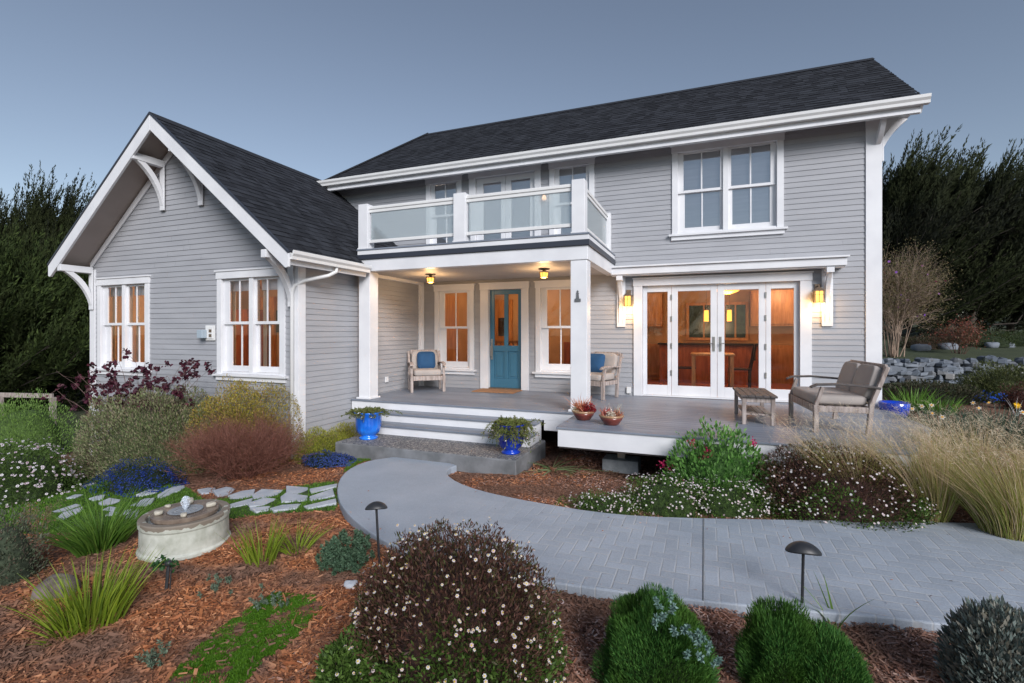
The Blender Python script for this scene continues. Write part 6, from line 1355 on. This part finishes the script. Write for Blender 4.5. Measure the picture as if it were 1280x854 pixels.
# red brown twiggy barberry and yellow shrub behind it
c, r = spec(238, 370, 604, 528, .9)
(v, f), tips, td = twigs(c, 110, .43, 1.25, .0072, 3, .75, (0, 0, 0), 3, .16)
t = empty('barberry', c, 'leafless reddish brown twiggy shrub in front of the gable corner', 'bush'); link('branch', v, f, leafmat('red brown twigs', [(.12, .045, .035), (.20, .08, .055), (.28, .13, .095), (.15, .06, .045)], transl=0), t)
c2, r2 = spec(226, 372, 592, 486, .85); c2 = (c2[0]+.05, c2[1]+.12, g1(c2[0]+.05, c2[1]+.12))
bush('yellow_shrub', c2, (r2[0]*1.05, r2[1], r2[2]*1.05), 36000, (.034, .013), [(.20, .19, .03), (.32, .27, .04), (.42, .34, .06), (.34, .20, .10), (.12, .13, .03)], 'yellow and salmon leaved shrub behind the reddish twiggy one', 'bush', core=False, amp=.12, shell=.5, stems=60)
# heather by the landing
c, r = spec(370, 428, 580, 537, .9); bush('heather', c, r, 8000, (.036, .008), [(0.208, 0.234, 0.026), (0.312, 0.338, 0.039), (0.416, 0.390, 0.065), (0.130, 0.156, 0.026), (0.260, 0.182, 0.117)], 'yellow green heather against the wing corner', 'bush', amp=.08, shell=.5, upb=1.0, jit=.3, stems=30)
c, r = spec(410, 452, 566, 530, .9); bush('heather', c, r, 5000, (.036, .008), [(0.208, 0.234, 0.026), (0.312, 0.338, 0.039), (0.416, 0.390, 0.065), (0.260, 0.182, 0.117)], 'yellow green heather squeezed between the wing wall and the landing', 'bush', amp=.08, shell=.5, upb=1.0, jit=.3, stems=30)
# smoke bush: dark purple leaves on open branches
c = at(150, 590); c = (c[0]-.3, c[1]+.55, g1(c[0]-.3, c[1]+.55))
sg_ = []; tips = []
A = radians(21.41)
def pt(px, py, y):      # a branch tip measured in the photograph at depth y
    tt = (px-640)/611.9; d = y/(cos(A)+sin(A)*tt); return np.array([d*(-sin(A)+cos(A)*tt), y, 1.2+(415.5-py)/611.9*d])
ends = [(262, 462), (250, 455), (245, 452), (230, 486), (225, 458), (210, 470), (200, 455), (190, 462), (180, 450), (172, 455), (160, 470), (150, 452), (140, 460), (130, 455), (120, 470), (112, 462), (100, 470), (92, 480), (80, 470), (70, 488), (205, 490), (185, 482), (165, 490), (145, 482), (128, 488), (235, 475), (155, 500), (110, 495), (195, 500), (215, 480)]
As, Bs, Ra, Rb = [], [], [], []; LP = []
base = np.array(c)
for i, (px, py) in enumerate(ends):
    e = pt(px, py, 5.15+.3*sin(i*2.3)); mid = base*.5+e*.5+np.array([(e[0]-base[0])*-.10, 0, .12])
    prev = base+rng.normal(size=3)*np.array([.08, .05, 0])
    for s_ in range(1, 9):
        u_ = s_/8; p = base*(1-u_)**2+2*mid*u_*(1-u_)+e*u_*u_+rng.normal(size=3)*.012; As.append(prev); Bs.append(p); Ra.append(.010*(1-u_*.75)); Rb.append(.010*(1-(u_+.12)*.7)); prev = p
        if u_ > .42:
            for _ in range(2):
                q = p+rng.normal(size=3)*.09; As.append(p); Bs.append(q); Ra.append(.003); Rb.append(.0015)
                if rng.random() < .8: LP.append(q+rng.normal(size=(17, 3))*.024)
LP = np.concatenate(LP)
t = empty('smoke_bush', c, 'open branched shrub with dark purple leaves below the left gable window', 'bush')
v, f = segmesh(As, Bs, np.array(Ra), np.array(Rb)); link('branch', v, f, mat('purple grey bark', (.16, .10, .09), (.24, .16, .14), rough=.9), t)
v, f = discs(LP, rng.normal(size=LP.shape)+np.array([0, -.6, .5]), .026*rng.uniform(.6, 1.2, len(LP)), 8, .85); link('foliage', v, f, leafmat('dark purple leaves', [(.035, .008, .018), (.07, .015, .03), (.11, .028, .045), (.05, .02, .03)], transl=.2), t)
# sparse grey bush at the left border
c, r = spec(-40, 55, 735, 640, .8)
bush('grey_herb', c, r, 5200, (.030, .010), [(.06, .085, .045), (.09, .12, .07), (.13, .15, .10), (.12, .08, .06)], 'sparse grey green herb at the left border of the view', 'bush', amp=.2, shell=.9, upb=.9, stems=90, stemcol=(.13, .09, .075), stemr=.0025)
c = at(50, 668); (v, f), tips, td = twigs(c, 14, .18, .5, .003, 2, 1., (0, 0, 0), 2, .08); t = empty('dry_flower_stalks', c, 'dry reddish flower stalks rising behind the grey herb', 'plant'); link('stalk', v, f, mat('dry stalk', (.22, .12, .09)), t)
P = tips[rng.integers(0, len(tips), 260)]+rng.normal(size=(260, 3))*.012; v, f = leafmesh(P, rng.normal(size=P.shape)+np.array([0, 0, 1]), .018, .008); link('seed_head', v, f, leafmat('seed heads', [(.20, .14, .12), (.30, .20, .18), (.35, .08, .03)]), t)['kind'] = 'stuff'
